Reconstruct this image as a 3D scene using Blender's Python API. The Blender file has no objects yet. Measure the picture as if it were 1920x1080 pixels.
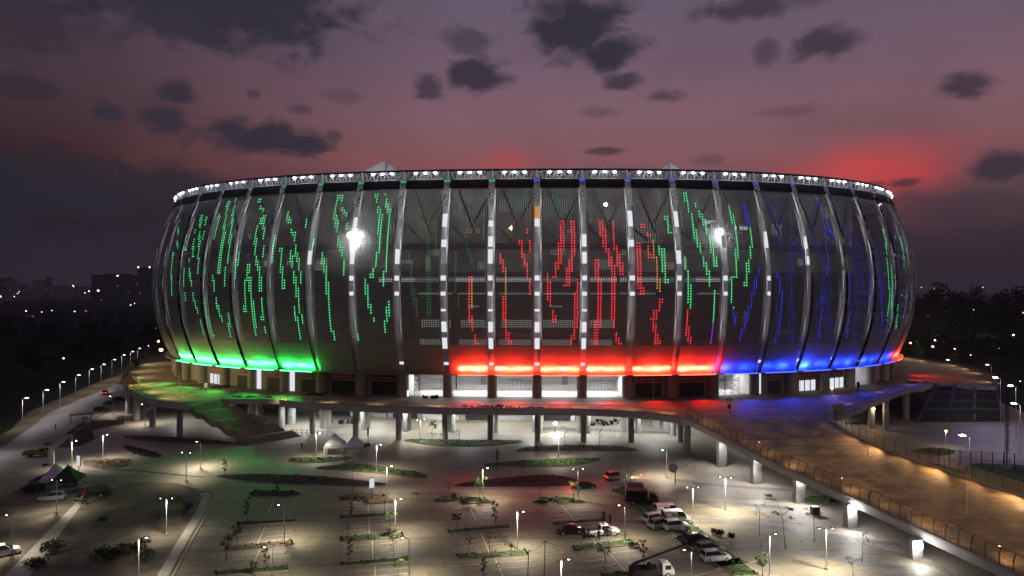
import bpy, bmesh, math, random
import numpy as np
from mathutils import Vector, Matrix
random.seed(7)
rng = np.random.default_rng(5)
R = math.radians
scene = bpy.context.scene
COL = scene.collection
CAMZ = 40.0
F = 1280.0
HZ = 540.0

def at(px, py, z=0.0):
    """surveyed point of the photograph -> place on the level z"""
    d = (CAMZ - z) * F / (py - HZ)
    return Vector(((px - 960) / F * d, d, z))

# ------------------------------------------------------------------ materials
MATS = {}
def newmat(name):
    m = bpy.data.materials.new(name); m.use_nodes = True
    nt = m.node_tree; nt.nodes.clear()
    out = nt.nodes.new('ShaderNodeOutputMaterial')
    MATS[name] = m
    return m, nt, out

def lk(nt, a, b): nt.links.new(a, b)

def mat(name, col, rough=0.7, metal=0.0, var=0.25, scale=1.0, bump=0.0, spec=0.5, col2=None, detail=4.0, coat=0.0):
    m, nt, out = newmat(name)
    p = nt.nodes.new('ShaderNodeBsdfPrincipled')
    p.inputs['Roughness'].default_value = rough
    p.inputs['Metallic'].default_value = metal
    p.inputs['Specular IOR Level'].default_value = spec
    p.inputs['Coat Weight'].default_value = coat
    lk(nt, p.outputs[0], out.inputs[0])
    if var > 0 or col2:
        tc = nt.nodes.new('ShaderNodeTexCoord')
        n = nt.nodes.new('ShaderNodeTexNoise'); n.inputs['Scale'].default_value = scale
        n.inputs['Detail'].default_value = detail; n.inputs['Roughness'].default_value = 0.62
        lk(nt, tc.outputs['Object'], n.inputs['Vector'])
        cr = nt.nodes.new('ShaderNodeValToRGB')
        c2 = col2 if col2 else [c * (1 + var) for c in col]
        c1 = col if col2 else [c * (1 - var) for c in col]
        cr.color_ramp.elements[0].position = 0.32; cr.color_ramp.elements[1].position = 0.68
        cr.color_ramp.elements[0].color = (*c1, 1); cr.color_ramp.elements[1].color = (*c2, 1)
        lk(nt, n.outputs['Fac'], cr.inputs[0]); lk(nt, cr.outputs[0], p.inputs['Base Color'])
        if bump > 0:
            b = nt.nodes.new('ShaderNodeBump'); b.inputs['Strength'].default_value = bump
            n2 = nt.nodes.new('ShaderNodeTexNoise'); n2.inputs['Scale'].default_value = scale * 6
            lk(nt, tc.outputs['Object'], n2.inputs['Vector'])
            lk(nt, n2.outputs['Fac'], b.inputs['Height']); lk(nt, b.outputs[0], p.inputs['Normal'])
    else:
        p.inputs['Base Color'].default_value = (*col, 1)
    return m

def emis(name, col, strength, sample=False):
    m, nt, out = newmat(name)
    e = nt.nodes.new('ShaderNodeEmission')
    e.inputs[0].default_value = (*col, 1); e.inputs[1].default_value = strength
    lk(nt, e.outputs[0], out.inputs[0])
    m.cycles.emission_sampling = 'AUTO' if sample else 'NONE'
    return m

def paved(name, base, warm, dark, rough=0.6, brick=(0.6, 0.3), rot=0.0, wet=0.0, stains=0.5, joint=0.12, big=0.02):
    """concrete block paving: tone changes, old stains, block joints"""
    m, nt, out = newmat(name)
    N = nt.nodes
    p = N.new('ShaderNodeBsdfPrincipled'); lk(nt, p.outputs[0], out.inputs[0])
    tc = N.new('ShaderNodeTexCoord')
    mp = N.new('ShaderNodeMapping'); mp.inputs['Rotation'].default_value = (0, 0, rot)
    lk(nt, tc.outputs['Object'], mp.inputs[0])
    a = N.new('ShaderNodeTexNoise'); a.inputs['Scale'].default_value = big; a.inputs['Detail'].default_value = 5
    a.inputs['Distortion'].default_value = 0.8
    b = N.new('ShaderNodeTexNoise'); b.inputs['Scale'].default_value = big * 7; b.inputs['Detail'].default_value = 6
    b.inputs['Roughness'].default_value = 0.65
    c = N.new('ShaderNodeTexNoise'); c.inputs['Scale'].default_value = 1.3; c.inputs['Detail'].default_value = 5
    lk(nt, mp.outputs[0], a.inputs[0]); lk(nt, mp.outputs[0], b.inputs[0]); lk(nt, mp.outputs[0], c.inputs[0])
    def ramp(src, lo, hi, c1, c2):
        r = N.new('ShaderNodeValToRGB'); r.color_ramp.elements[0].position = lo; r.color_ramp.elements[1].position = hi
        r.color_ramp.elements[0].color = (*c1, 1); r.color_ramp.elements[1].color = (*c2, 1)
        lk(nt, src, r.inputs[0]); return r
    def mix(fac, A, B, mode='MIX'):
        x = N.new('ShaderNodeMix'); x.data_type = 'RGBA'; x.blend_type = mode
        if isinstance(fac, (int, float)): x.inputs[0].default_value = fac
        else: lk(nt, fac, x.inputs[0])
        for s, v in ((6, A), (7, B)):
            if isinstance(v, tuple): x.inputs[s].default_value = (*v, 1)
            else: lk(nt, v, x.inputs[s])
        return x.outputs[2]
    r1 = ramp(a.outputs['Fac'], 0.38, 0.62, base, warm)
    r2 = ramp(b.outputs['Fac'], 0.5 if stains < .75 else 0.43, 0.72 if stains < .75 else .6, (0, 0, 0), (1, 1, 1))
    k = N.new('ShaderNodeMath'); k.operation = 'MULTIPLY'; k.inputs[1].default_value = stains
    lk(nt, r2.outputs[0], k.inputs[0])
    col = mix(k.outputs[0], r1.outputs[0], dark)
    # long thin dark streaks: worn wheel tracks; on the deck, painted light fans
    mp2 = N.new('ShaderNodeMapping'); mp2.inputs['Scale'].default_value = (0.035, 0.5, 1); mp2.inputs['Rotation'].default_value = (0, 0, -rot)
    lk(nt, tc.outputs['Object'], mp2.inputs[0])
    e = N.new('ShaderNodeTexNoise'); e.inputs['Scale'].default_value = 1.0; e.inputs['Detail'].default_value = 5; e.inputs['Distortion'].default_value = .3
    lk(nt, mp2.outputs[0], e.inputs[0])
    r5 = ramp(e.outputs['Fac'], 0.52, 0.7, (0, 0, 0), (1, 1, 1))
    k2 = N.new('ShaderNodeMath'); k2.operation = 'MULTIPLY'; k2.inputs[1].default_value = min(1.0, stains * 1.05)
    lk(nt, r5.outputs[0], k2.inputs[0]); col = mix(k2.outputs[0], col, dark)
    r3 = ramp(c.outputs['Fac'], 0.3, 0.7, (0.78, 0.78, 0.78), (1.15, 1.15, 1.15))
    col = mix(1.0, col, r3.outputs[0], 'MULTIPLY')
    bt = N.new('ShaderNodeTexBrick'); bt.inputs['Scale'].default_value = 1.0
    bt.inputs['Brick Width'].default_value = brick[0]; bt.inputs['Row Height'].default_value = brick[1]
    bt.inputs['Mortar Size'].default_value = 0.02 if brick[0] < 1 else 0.06
    bt.inputs['Color1'].default_value = (1, 1, 1, 1); bt.inputs['Color2'].default_value = (0.86, 0.86, 0.86, 1)
    bt.inputs['Mortar'].default_value = (1 - joint * 3, 1 - joint * 3, 1 - joint * 3, 1)
    lk(nt, mp.outputs[0], bt.inputs[0])
    col = mix(1.0, col, bt.outputs['Color'], 'MULTIPLY')
    lk(nt, col, p.inputs['Base Color'])
    if wet > 0:
        rr = N.new('ShaderNodeMapRange'); rr.inputs[1].default_value = 0.42; rr.inputs[2].default_value = 0.62
        rr.inputs[3].default_value = rough; rr.inputs[4].default_value = max(0.12, rough - wet)
        lk(nt, b.outputs['Fac'], rr.inputs[0]); lk(nt, rr.outputs[0], p.inputs['Roughness'])
    else:
        p.inputs['Roughness'].default_value = rough
    return m

M_lot = paved('lot_paving', (0.215, 0.19, 0.135), (0.285, 0.245, 0.165), (0.09, 0.08, 0.06), brick=(5.0, 2.5), joint=0.13, rot=-0.2, stains=0.6, rough=0.68, wet=0.12)
M_plaza = paved('plaza_paving', (0.34, 0.31, 0.275), (0.40, 0.335, 0.25), (0.2, 0.175, 0.15), rot=0.1, stains=0.4, rough=0.66, wet=0.16)
M_band = paved('band_paving', (0.17, 0.155, 0.16), (0.2, 0.18, 0.18), (0.11, 0.1, 0.1), rot=0.1, stains=0.3)
M_deck = paved('deck_paving', (0.27, 0.2, 0.135), (0.36, 0.265, 0.175), (0.07, 0.05, 0.035), rough=0.85, wet=0.22, stains=0.8, brick=(3.2, 1.6), joint=0.1, big=0.035)  # patches and cross streaks also paint light fans and reflections into the colour
M_asphalt = paved('asphalt', (0.19, 0.165, 0.17), (0.22, 0.19, 0.19), (0.12, 0.11, 0.11), stains=0.4, joint=0.0, big=0.04)
M_soil = mat('dark_soil', (0.022, 0.019, 0.015), 0.95, col2=(0.05, 0.04, 0.028), scale=0.12, detail=8)
M_land = mat('night_land', (0.006, 0.007, 0.006), 0.98, col2=(0.016, 0.017, 0.014), scale=0.02, detail=8, spec=0.1)
M_mud = mat('mud_soil', (0.045, 0.038, 0.028), 0.95, col2=(0.2, 0.165, 0.12), scale=0.22, detail=9)
M_brownsoil = mat('brown_soil', (0.07, 0.045, 0.025), 0.95, col2=(0.13, 0.085, 0.045), scale=0.35, detail=8)
M_grass = mat('grass', (0.022, 0.042, 0.012), 0.95, col2=(0.08, 0.125, 0.036), scale=0.7, detail=9, bump=0.4)
M_kerb = mat('kerb_concrete', (0.34, 0.31, 0.27), 0.8, var=0.2, scale=0.8)
M_conc = mat('grey_concrete', (0.40, 0.39, 0.375), 0.8, var=0.16, scale=0.25, detail=7)
M_concbeige = mat('beige_concrete', (0.31, 0.27, 0.215), 0.8, var=0.13, scale=0.3, detail=7)
M_white = mat('white_plaster', (0.7, 0.7, 0.7), 0.7, var=0.06, scale=0.4)
M_floorw = mat('pale_floor', (0.6, 0.58, 0.55), 0.5, var=0.08, scale=0.3)
M_line = mat('white_line_paint', (0.55, 0.53, 0.48), 0.7, var=0.3, scale=1.2)
M_steel = mat('galvanised_steel', (0.45, 0.45, 0.46), 0.45, 0.4, var=0.1, scale=3)
M_dark = mat('dark_metal', (0.02, 0.02, 0.022), 0.5, 0.3, var=0.2, scale=2)
M_black = mat('black_rubber', (0.012, 0.012, 0.012), 0.8, var=0)
M_band_black = mat('black_header_metal', (0.006, 0.006, 0.007), 0.75, var=0.2, scale=0.3, spec=0.1)
M_skirt = mat('skirt_metal', (0.28, 0.29, 0.235), 0.55, var=0.1, scale=0.5, spec=0.2)
M_rib = mat('rib_concrete', (0.62, 0.63, 0.63), 0.7, var=0.25, scale=0.2, detail=7)
M_truss = mat('truss_steel', (0.5, 0.5, 0.54), 0.5, 0.2, var=0.08, scale=1)
M_memb = mat('roof_membrane', (0.62, 0.6, 0.62), 0.8, var=0.06, scale=0.15)
M_redboard = mat('red_signboard', (0.3, 0.02, 0.02), 0.5, var=0.1)
M_paleletter = mat('pale_lettering', (0.6, 0.4, 0.38), 0.5, var=0)
M_shutter = mat('dark_shutter', (0.035, 0.036, 0.036), 0.6, 0.2, var=0.15)
M_slab = mat('interior_slab', (0.10, 0.095, 0.09), 0.85, var=0.15, scale=0.3)
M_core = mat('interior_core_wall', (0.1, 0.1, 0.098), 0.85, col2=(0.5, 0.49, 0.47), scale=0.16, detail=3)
M_rail = mat('rail_bronze', (0.32, 0.24, 0.13), 0.5, 0.3, var=0.1)
M_post = mat('rail_post_steel', (0.1, 0.08, 0.055), 0.5, 0.3, var=0.1)
M_lamppost = mat('lamp_post_paint', (0.62, 0.62, 0.62), 0.5, 0.1, var=0.05)
M_leaf = mat('leaf_green', (0.022, 0.05, 0.014), 0.7, col2=(0.075, 0.14, 0.03), scale=1.7, spec=0.25)
M_leafd = mat('leaf_dark', (0.014, 0.03, 0.012), 0.8, col2=(0.04, 0.065, 0.025), scale=1.7, spec=0.2)
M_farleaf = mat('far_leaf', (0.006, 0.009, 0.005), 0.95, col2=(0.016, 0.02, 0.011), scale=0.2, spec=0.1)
M_bark = mat('bark', (0.06, 0.045, 0.03), 0.9, var=0.3, scale=5)
M_glass = mat('dark_car_glass', (0.012, 0.014, 0.017), 0.08, var=0)
M_canvas = mat('white_canvas', (0.6, 0.6, 0.6), 0.75, var=0.06)
M_canvdark = mat('dark_canvas', (0.03, 0.03, 0.032), 0.8, var=0.1)
M_orange = mat('orange_canvas', (0.6, 0.2, 0.1), 0.75, var=0.08)
M_skin = mat('skin', (0.26, 0.14, 0.09), 0.6, var=0)
M_cloth_d = mat('dark_cloth', (0.02, 0.02, 0.025), 0.9, var=0.1)
M_cloth_b = mat('blue_cloth', (0.05, 0.07, 0.13), 0.9, var=0.1)
M_hair = mat('black_hair', (0.01, 0.009, 0.008), 0.7, var=0)
M_tower = None
E_lamp = emis('lamp_lens', (1.0, 0.97, 0.93), 30)
E_lamp_far = emis('far_lamp_lens', (1.0, 0.95, 0.88), 5)
E_lamp_warm = emis('warm_lamp_lens', (1.0, 0.62, 0.28), 14)
E_rim = emis('rim_lamp_lens', (0.93, 0.94, 1.0), 9)
E_flood = emis('flood_lens', (1.0, 0.99, 1.0), 60)
E_win = emis('lit_window_white', (0.92, 0.95, 1.0), 0.85)
E_win2 = emis('lit_window_dim', (0.85, 0.95, 0.88), 0.2)
E_amber = emis('glow_patch_amber', (1.0, 0.45, 0.1), 0.6)
E_hgreen = emis('head_strip_green', (0.05, 1.0, 0.35), 0.55)
E_hblue = emis('head_strip_blue', (0.06, 0.1, 1.0), 0.9)
E_win4 = emis('lit_opening_white', (0.92, 0.95, 1.0), 0.5)
E_win3 = emis('lit_window_warm', (1.0, 0.85, 0.62), 0.26)
E_tubeW = emis('tube_white', (0.95, 0.97, 1.0), 5)
E_red = emis('led_red', (1.0, 0.025, 0.04), 2.2)
E_green = emis('led_green', (0.06, 1.0, 0.3), 1.7)
E_blue = emis('led_blue', (0.03, 0.06, 1.0), 1.1)
E_dgreen = emis('led_dim_green', (0.08, 1.0, 0.25), 0.24)
E_dblue = emis('led_dim_blue', (0.06, 0.1, 1.0), 0.36)
E_purple = emis('led_purple', (0.5, 0.04, 0.9), 1.3)
E_orange = emis('led_orange', (1.0, 0.42, 0.06), 1.2)
E_sgreen = emis('strip_green', (0.1, 1.0, 0.45), 6)
E_sred = emis('strip_red', (1.0, 0.1, 0.05), 6)
E_sblue = emis('strip_blue', (0.07, 0.14, 1.0), 2.6)
E_tail = emis('tail_light', (1.0, 0.03, 0.02), 8)
E_head = emis('head_light', (1.0, 0.75, 0.45), 25)
E_sign = emis('backlit_sign', (0.85, 0.9, 1.0), 0.75)
E_panel = emis('backlit_panel', (1.0, 0.8, 0.55), 2.0)

def perforated(name, col, sx, sz, rad, rough=0.55):
    m, nt, out = newmat(name)
    N = nt.nodes
    uv = N.new('ShaderNodeUVMap')
    sep = N.new('ShaderNodeSeparateXYZ'); lk(nt, uv.outputs[0], sep.inputs[0])
    def M(op, a, b=None):
        x = N.new('ShaderNodeMath'); x.operation = op
        for i, v in enumerate((a, b)):
            if v is None: continue
            if isinstance(v, (int, float)): x.inputs[i].default_value = v
            else: lk(nt, v, x.inputs[i])
        return x.outputs[0]
    u = M('SUBTRACT', M('FRACT', M('DIVIDE', sep.outputs[0], sx)), 0.5)
    v = M('SUBTRACT', M('FRACT', M('DIVIDE', sep.outputs[1], sz)), 0.5)
    d2 = M('ADD', M('POWER', M('MULTIPLY', u, sx), 2.0), M('POWER', M('MULTIPLY', v, sz), 2.0))
    hole = M('LESS_THAN', d2, rad * rad)
    p = N.new('ShaderNodeBsdfPrincipled'); p.inputs['Base Color'].default_value = (*col, 1)
    p.inputs['Roughness'].default_value = rough; p.inputs['Metallic'].default_value = 0.0
    p.inputs['Specular IOR Level'].default_value = 0.15
    t = N.new('ShaderNodeBsdfTransparent')
    mx = N.new('ShaderNodeMixShader')
    lk(nt, hole, mx.inputs[0]); lk(nt, p.outputs[0], mx.inputs[1]); lk(nt, t.outputs[0], mx.inputs[2])
    lk(nt, mx.outputs[0], out.inputs[0])
    return m
M_perf = perforated('perforated_facade_metal', (0.34, 0.357, 0.352), 0.62, 0.55, 0.175)
M_mesh = perforated('railing_wire_mesh', (0.36, 0.27, 0.15), 0.3, 0.3, 0.147)

# ------------------------------------------------------------------ mesh builder
class MB:
    def __init__(s): s.v = []; s.f = []; s.m = []; s.uv = {}
    def add(s, vs, fs, mi=0):
        o = len(s.v); s.v += [tuple(v) for v in vs]
        s.f += [tuple(i + o for i in f) for f in fs]; s.m += [mi] * len(fs)
        return s
    def box(s, c, size, rz=0.0, mi=0, taper=1.0, bev=0.0):
        hx, hy, hz = size[0] / 2, size[1] / 2, size[2] / 2
        cs, sn = math.cos(rz), math.sin(rz)
        vs = []
        for z, k in ((-hz, 1.0), (hz, taper)):
            for x, y in ((-hx, -hy), (hx, -hy), (hx, hy), (-hx, hy)):
                x, y = x * k, y * k
                vs.append((c[0] + cs * x - sn * y, c[1] + sn * x + cs * y, c[2] + z))
        return s.add(vs, [(3, 2, 1, 0), (4, 5, 6, 7), (0, 1, 5, 4), (1, 2, 6, 5), (2, 3, 7, 6), (3, 0, 4, 7)], mi)
    def tube(s, p0, p1, r0, r1=None, n=8, mi=0, caps=True):
        p0, p1 = Vector(p0), Vector(p1); r1 = r0 if r1 is None else r1
        d = (p1 - p0)
        if d.length < 1e-6: return s
        d.normalize()
        a = d.orthogonal().normalized(); b = d.cross(a)
        vs = []
        for p, r in ((p0, r0), (p1, r1)):
            for i in range(n):
                t = 2 * math.pi * i / n
                vs.append(p + a * (r * math.cos(t)) + b * (r * math.sin(t)))
        fs = [(i, (i + 1) % n, n + (i + 1) % n, n + i) for i in range(n)]
        if caps: fs += [tuple(range(n - 1, -1, -1)), tuple(range(n, 2 * n))]
        return s.add(vs, fs, mi)
    def path(s, pts, r, n=6, mi=0):
        for a, b in zip(pts[:-1], pts[1:]): s.tube(a, b, r, r, n, mi)
        return s
    def lathe(s, prof, c, n=16, mi=0):
        vs = []
        for r, z in prof:
            for i in range(n):
                t = 2 * math.pi * i / n; vs.append((c[0] + r * math.cos(t), c[1] + r * math.sin(t), c[2] + z))
        fs = []
        for j in range(len(prof) - 1):
            for i in range(n): fs.append((j * n + i, j * n + (i + 1) % n, (j + 1) * n + (i + 1) % n, (j + 1) * n + i))
        fs += [tuple(range(n - 1, -1, -1)), tuple(range((len(prof) - 1) * n, len(prof) * n))]
        return s.add(vs, fs, mi)
    def ball(s, c, rx, ry=None, rz=None, n=10, mi=0):
        ry = rx if ry is None else ry; rz = rx if rz is None else rz
        m = max(4, n // 2 + 1); vs = []; fs = []
        for j in range(m + 1):
            t = math.pi * j / m
            for i in range(n):
                a = 2 * math.pi * i / n
                vs.append((c[0] + rx * math.sin(t) * math.cos(a), c[1] + ry * math.sin(t) * math.sin(a), c[2] - rz * math.cos(t)))
        for j in range(m):
            for i in range(n): fs.append((j * n + i, j * n + (i + 1) % n, (j + 1) * n + (i + 1) % n, (j + 1) * n + i))
        return s.add(vs, fs, mi)
    def prism(s, poly, z0, z1, mi=0, side_mi=None):
        """vertical prism over a plan outline; z1 may be a list"""
        poly = [(p[0], p[1]) for p in poly]
        ar = sum(poly[i][0] * poly[(i + 1) % len(poly)][1] - poly[(i + 1) % len(poly)][0] * poly[i][1] for i in range(len(poly)))
        if ar < 0: poly = poly[::-1]
        n = len(poly)
        vs = [(x, y, z0) for x, y in poly] + [(x, y, z1) for x, y in poly]
        s.add(vs, [tuple(range(n - 1, -1, -1)), tuple(range(n, 2 * n))], mi)
        o = len(s.v) - 2 * n
        sm = mi if side_mi is None else side_mi
        for i in range(n):
            j = (i + 1) % n
            s.f.append((o + i, o + j, o + n + j, o + n + i)); s.m.append(sm)
        return s
    def sheet(s, poly, z, mi=0):
        poly = [(p[0], p[1]) for p in poly]
        ar = sum(poly[i][0] * poly[(i + 1) % len(poly)][1] - poly[(i + 1) % len(poly)][0] * poly[i][1] for i in range(len(poly)))
        if ar < 0: poly = poly[::-1]
        return s.add([(x, y, z) for x, y in poly], [tuple(range(len(poly)))], mi)
    def grid(s, rows, mi=0, uvs=None):
        """rows of points -> quads, optional uv rows"""
        h, w = len(rows), len(rows[0]); o = len(s.v)
        for r in rows: s.v += [tuple(p) for p in r]
        for j in range(h - 1):
            for i in range(w - 1):
                q = (o + j * w + i, o + j * w + i + 1, o + (j + 1) * w + i + 1, o + (j + 1) * w + i)
                s.f.append(q); s.m.append(mi)
        if uvs:
            for j in range(h):
                for i in range(w): s.uv[o + j * w + i] = uvs[j][i]
        return s
    def build(s, name, mats, parent=None, local=False, smooth=False):
        if not isinstance(mats, (list, tuple)): mats = [mats]
        me = bpy.data.meshes.new(name)
        off = Vector((0, 0, 0))
        if parent is not None and not local: off = wloc(parent)
        if parent is None and not local and s.v:
            a = np.array(s.v); c = (a.min(0) + a.max(0)) / 2; off = Vector((c[0], c[1], a[:, 2].min()))
        me.from_pydata([(v[0] - off.x, v[1] - off.y, v[2] - off.z) for v in s.v], [], s.f)
        for m in mats: me.materials.append(m)
        if len(mats) > 1: me.polygons.foreach_set('material_index', s.m)
        if s.uv:
            ul = me.uv_layers.new(name='UVMap')
            for lp in me.loops: ul.data[lp.index].uv = s.uv.get(lp.vertex_index, (0, 0))
        if smooth: me.polygons.foreach_set('use_smooth', [True] * len(me.polygons))
        me.update()
        o = bpy.data.objects.new(name, me); COL.objects.link(o)
        if parent is not None: o.parent = parent
        elif not local: o.location = off
        return o

WL = {}
def wloc(o):
    p = Vector((0, 0, 0))
    while o is not None: p += o.location; o = o.parent
    return p

def tag(o, label, cat, group=None):
    o['label'] = label; o['category'] = cat
    if group: o['group'] = group
    return o
def thing(name, label, cat, loc=(0, 0, 0), rz=0.0, group=None):
    o = bpy.data.objects.new(name, None); COL.objects.link(o)
    o.empty_display_size = 0.3
    o.location = loc; o.rotation_euler = (0, 0, rz)
    return tag(o, label, cat, group)
def struct(o, kind='structure'):
    o['kind'] = kind; return o
def copy_tree(o, parent=None):
    c = o.copy(); COL.objects.link(c)
    if parent is not None: c.parent = parent
    for ch in list(o.children): copy_tree(ch, c)
    return c
def dup(root, loc, rz=0.0, label=None, group=None, scale=None):
    c = copy_tree(root); c.location = loc; c.rotation_euler = (0, 0, rz)
    if label: c['label'] = label
    if group: c['group'] = group
    if scale: c.scale = (scale, scale, scale) if isinstance(scale, (int, float)) else scale
    return c

def light(kind, loc, power, col=(1, 1, 1), size=0.2, target=None, spot=None, blend=0.8, sy=None, parent=None, spread=None, name='lamp_light', radius=None):
    d = bpy.data.lights.new(name, kind); d.energy = power; d.color = col
    if kind == 'AREA':
        d.shape = 'RECTANGLE' if sy else 'SQUARE'; d.size = size
        if sy: d.size_y = sy
        if spread: d.spread = spread
    else: d.shadow_soft_size = size
    if kind == 'SPOT': d.spot_size = spot; d.spot_blend = blend
    o = bpy.data.objects.new(name, d); COL.objects.link(o)
    loc = Vector(loc)
    if parent is not None:
        o.parent = parent
    o.location = loc
    if target is not None:
        dr = Vector(target) - loc
        o.rotation_euler = dr.to_track_quat('-Z', 'Y').to_euler()
    return o
# ------------------------------------------------------------------ stadium
SA, SB, SN, SD, SX0, SROT = 134.736, 101.737, 2.447, 188.0, 6.961, -0.035
SP0, SOFF = 12.303, 3.478
_t = np.linspace(-math.pi / 2 - math.pi, -math.pi / 2 + math.pi, 24001)
_c, _s = np.cos(_t), np.sin(_t)
_x = SA * np.sign(_c) * abs(_c) ** (2 / SN); _y = SB * np.sign(_s) * abs(_s) ** (2 / SN)
_S = np.concatenate([[0], np.cumsum(np.hypot(np.diff(_x), np.diff(_y)))]); _S -= _S[12000]
PERIM = _S[-1] - _S[0]
NB = int(round(PERIM / SP0)); SP = PERIM / NB
cr, sr = math.cos(SROT), math.sin(SROT)
_X = cr * _x - sr * _y + SX0; _Y = sr * _x + cr * _y + SD + SB
_ds = 1.5
def plan(s, off=0.0):
    s = (s + PERIM / 2) % PERIM - PERIM / 2
    def pt(q):
        q = (q + PERIM / 2) % PERIM - PERIM / 2
        return np.interp(q, _S, _X), np.interp(q, _S, _Y)
    x, y = pt(s); x0, y0 = pt(s - _ds); x1, y1 = pt(s + _ds)
    tx, ty = x1 - x0, y1 - y0; l = math.hypot(tx, ty) or 1
    return x + ty / l * off, y - tx / l * off
PROF_Z = [16.6, 18, 20, 23, 26, 29, 32, 35, 38, 41, 44, 47, 50, 53, 56, 59, 62, 65, 67.4, 69.9, 72.7]
PROF_O = [2.6, 3.3, 4.2, 5.4, 6.4, 7.2, 7.8, 8.2, 8.45, 8.5, 8.4, 8.15, 7.75, 7.2, 6.5, 5.65, 4.6, 3.4, 2.35, 1.2, 0]
def off_at(z): return float(np.interp(z, PROF_Z, PROF_O))
def SPt(s, z, do=0.0):
    x, y = plan(s, off_at(z) + do); return (x, y, z)
def fl(s, off, z):
    x, y = plan(s, off); return (x, y, z)
def rib_s(k): return SP * k + SOFF
GAP = 0.85

stadium = thing('stadium', 'huge oval stadium wrapped in dark perforated panels with green, red and blue light streaks', 'stadium',
                (SX0, SD + SB, 0.0))
KMIN, KMAX = -NB // 2, NB - NB // 2 - 1      # bays k: rib k .. rib k+1
VIS = range(-13, 14)
def visible(k): return -13 <= k <= 13

# pixel -> surface (s, z)
_sg = np.linspace(rib_s(-13.5), rib_s(13.5), 1600); _zg = np.linspace(17, 72, 240)
_surf = np.zeros((len(_zg), len(_sg), 2))
_b0 = np.array([plan(s, 0) for s in _sg]); _b1 = np.array([plan(s, 1) for s in _sg])
_nrm = _b1 - _b0
for i, z in enumerate(_zg):
    p = _b0 + _nrm * (off_at(z) + 0.1)
    _surf[i, :, 0] = 960 + F * p[:, 0] / p[:, 1]; _surf[i, :, 1] = HZ - F * (z - CAMZ) / p[:, 1]
def inv(px, py):
    d = (_surf[:, :, 0] - px) ** 2 + (_surf[:, :, 1] - py) ** 2
    # front surface only
    j = np.unravel_index(np.argmin(d), d.shape)
    return _sg[j[1]], _zg[j[0]]

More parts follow.
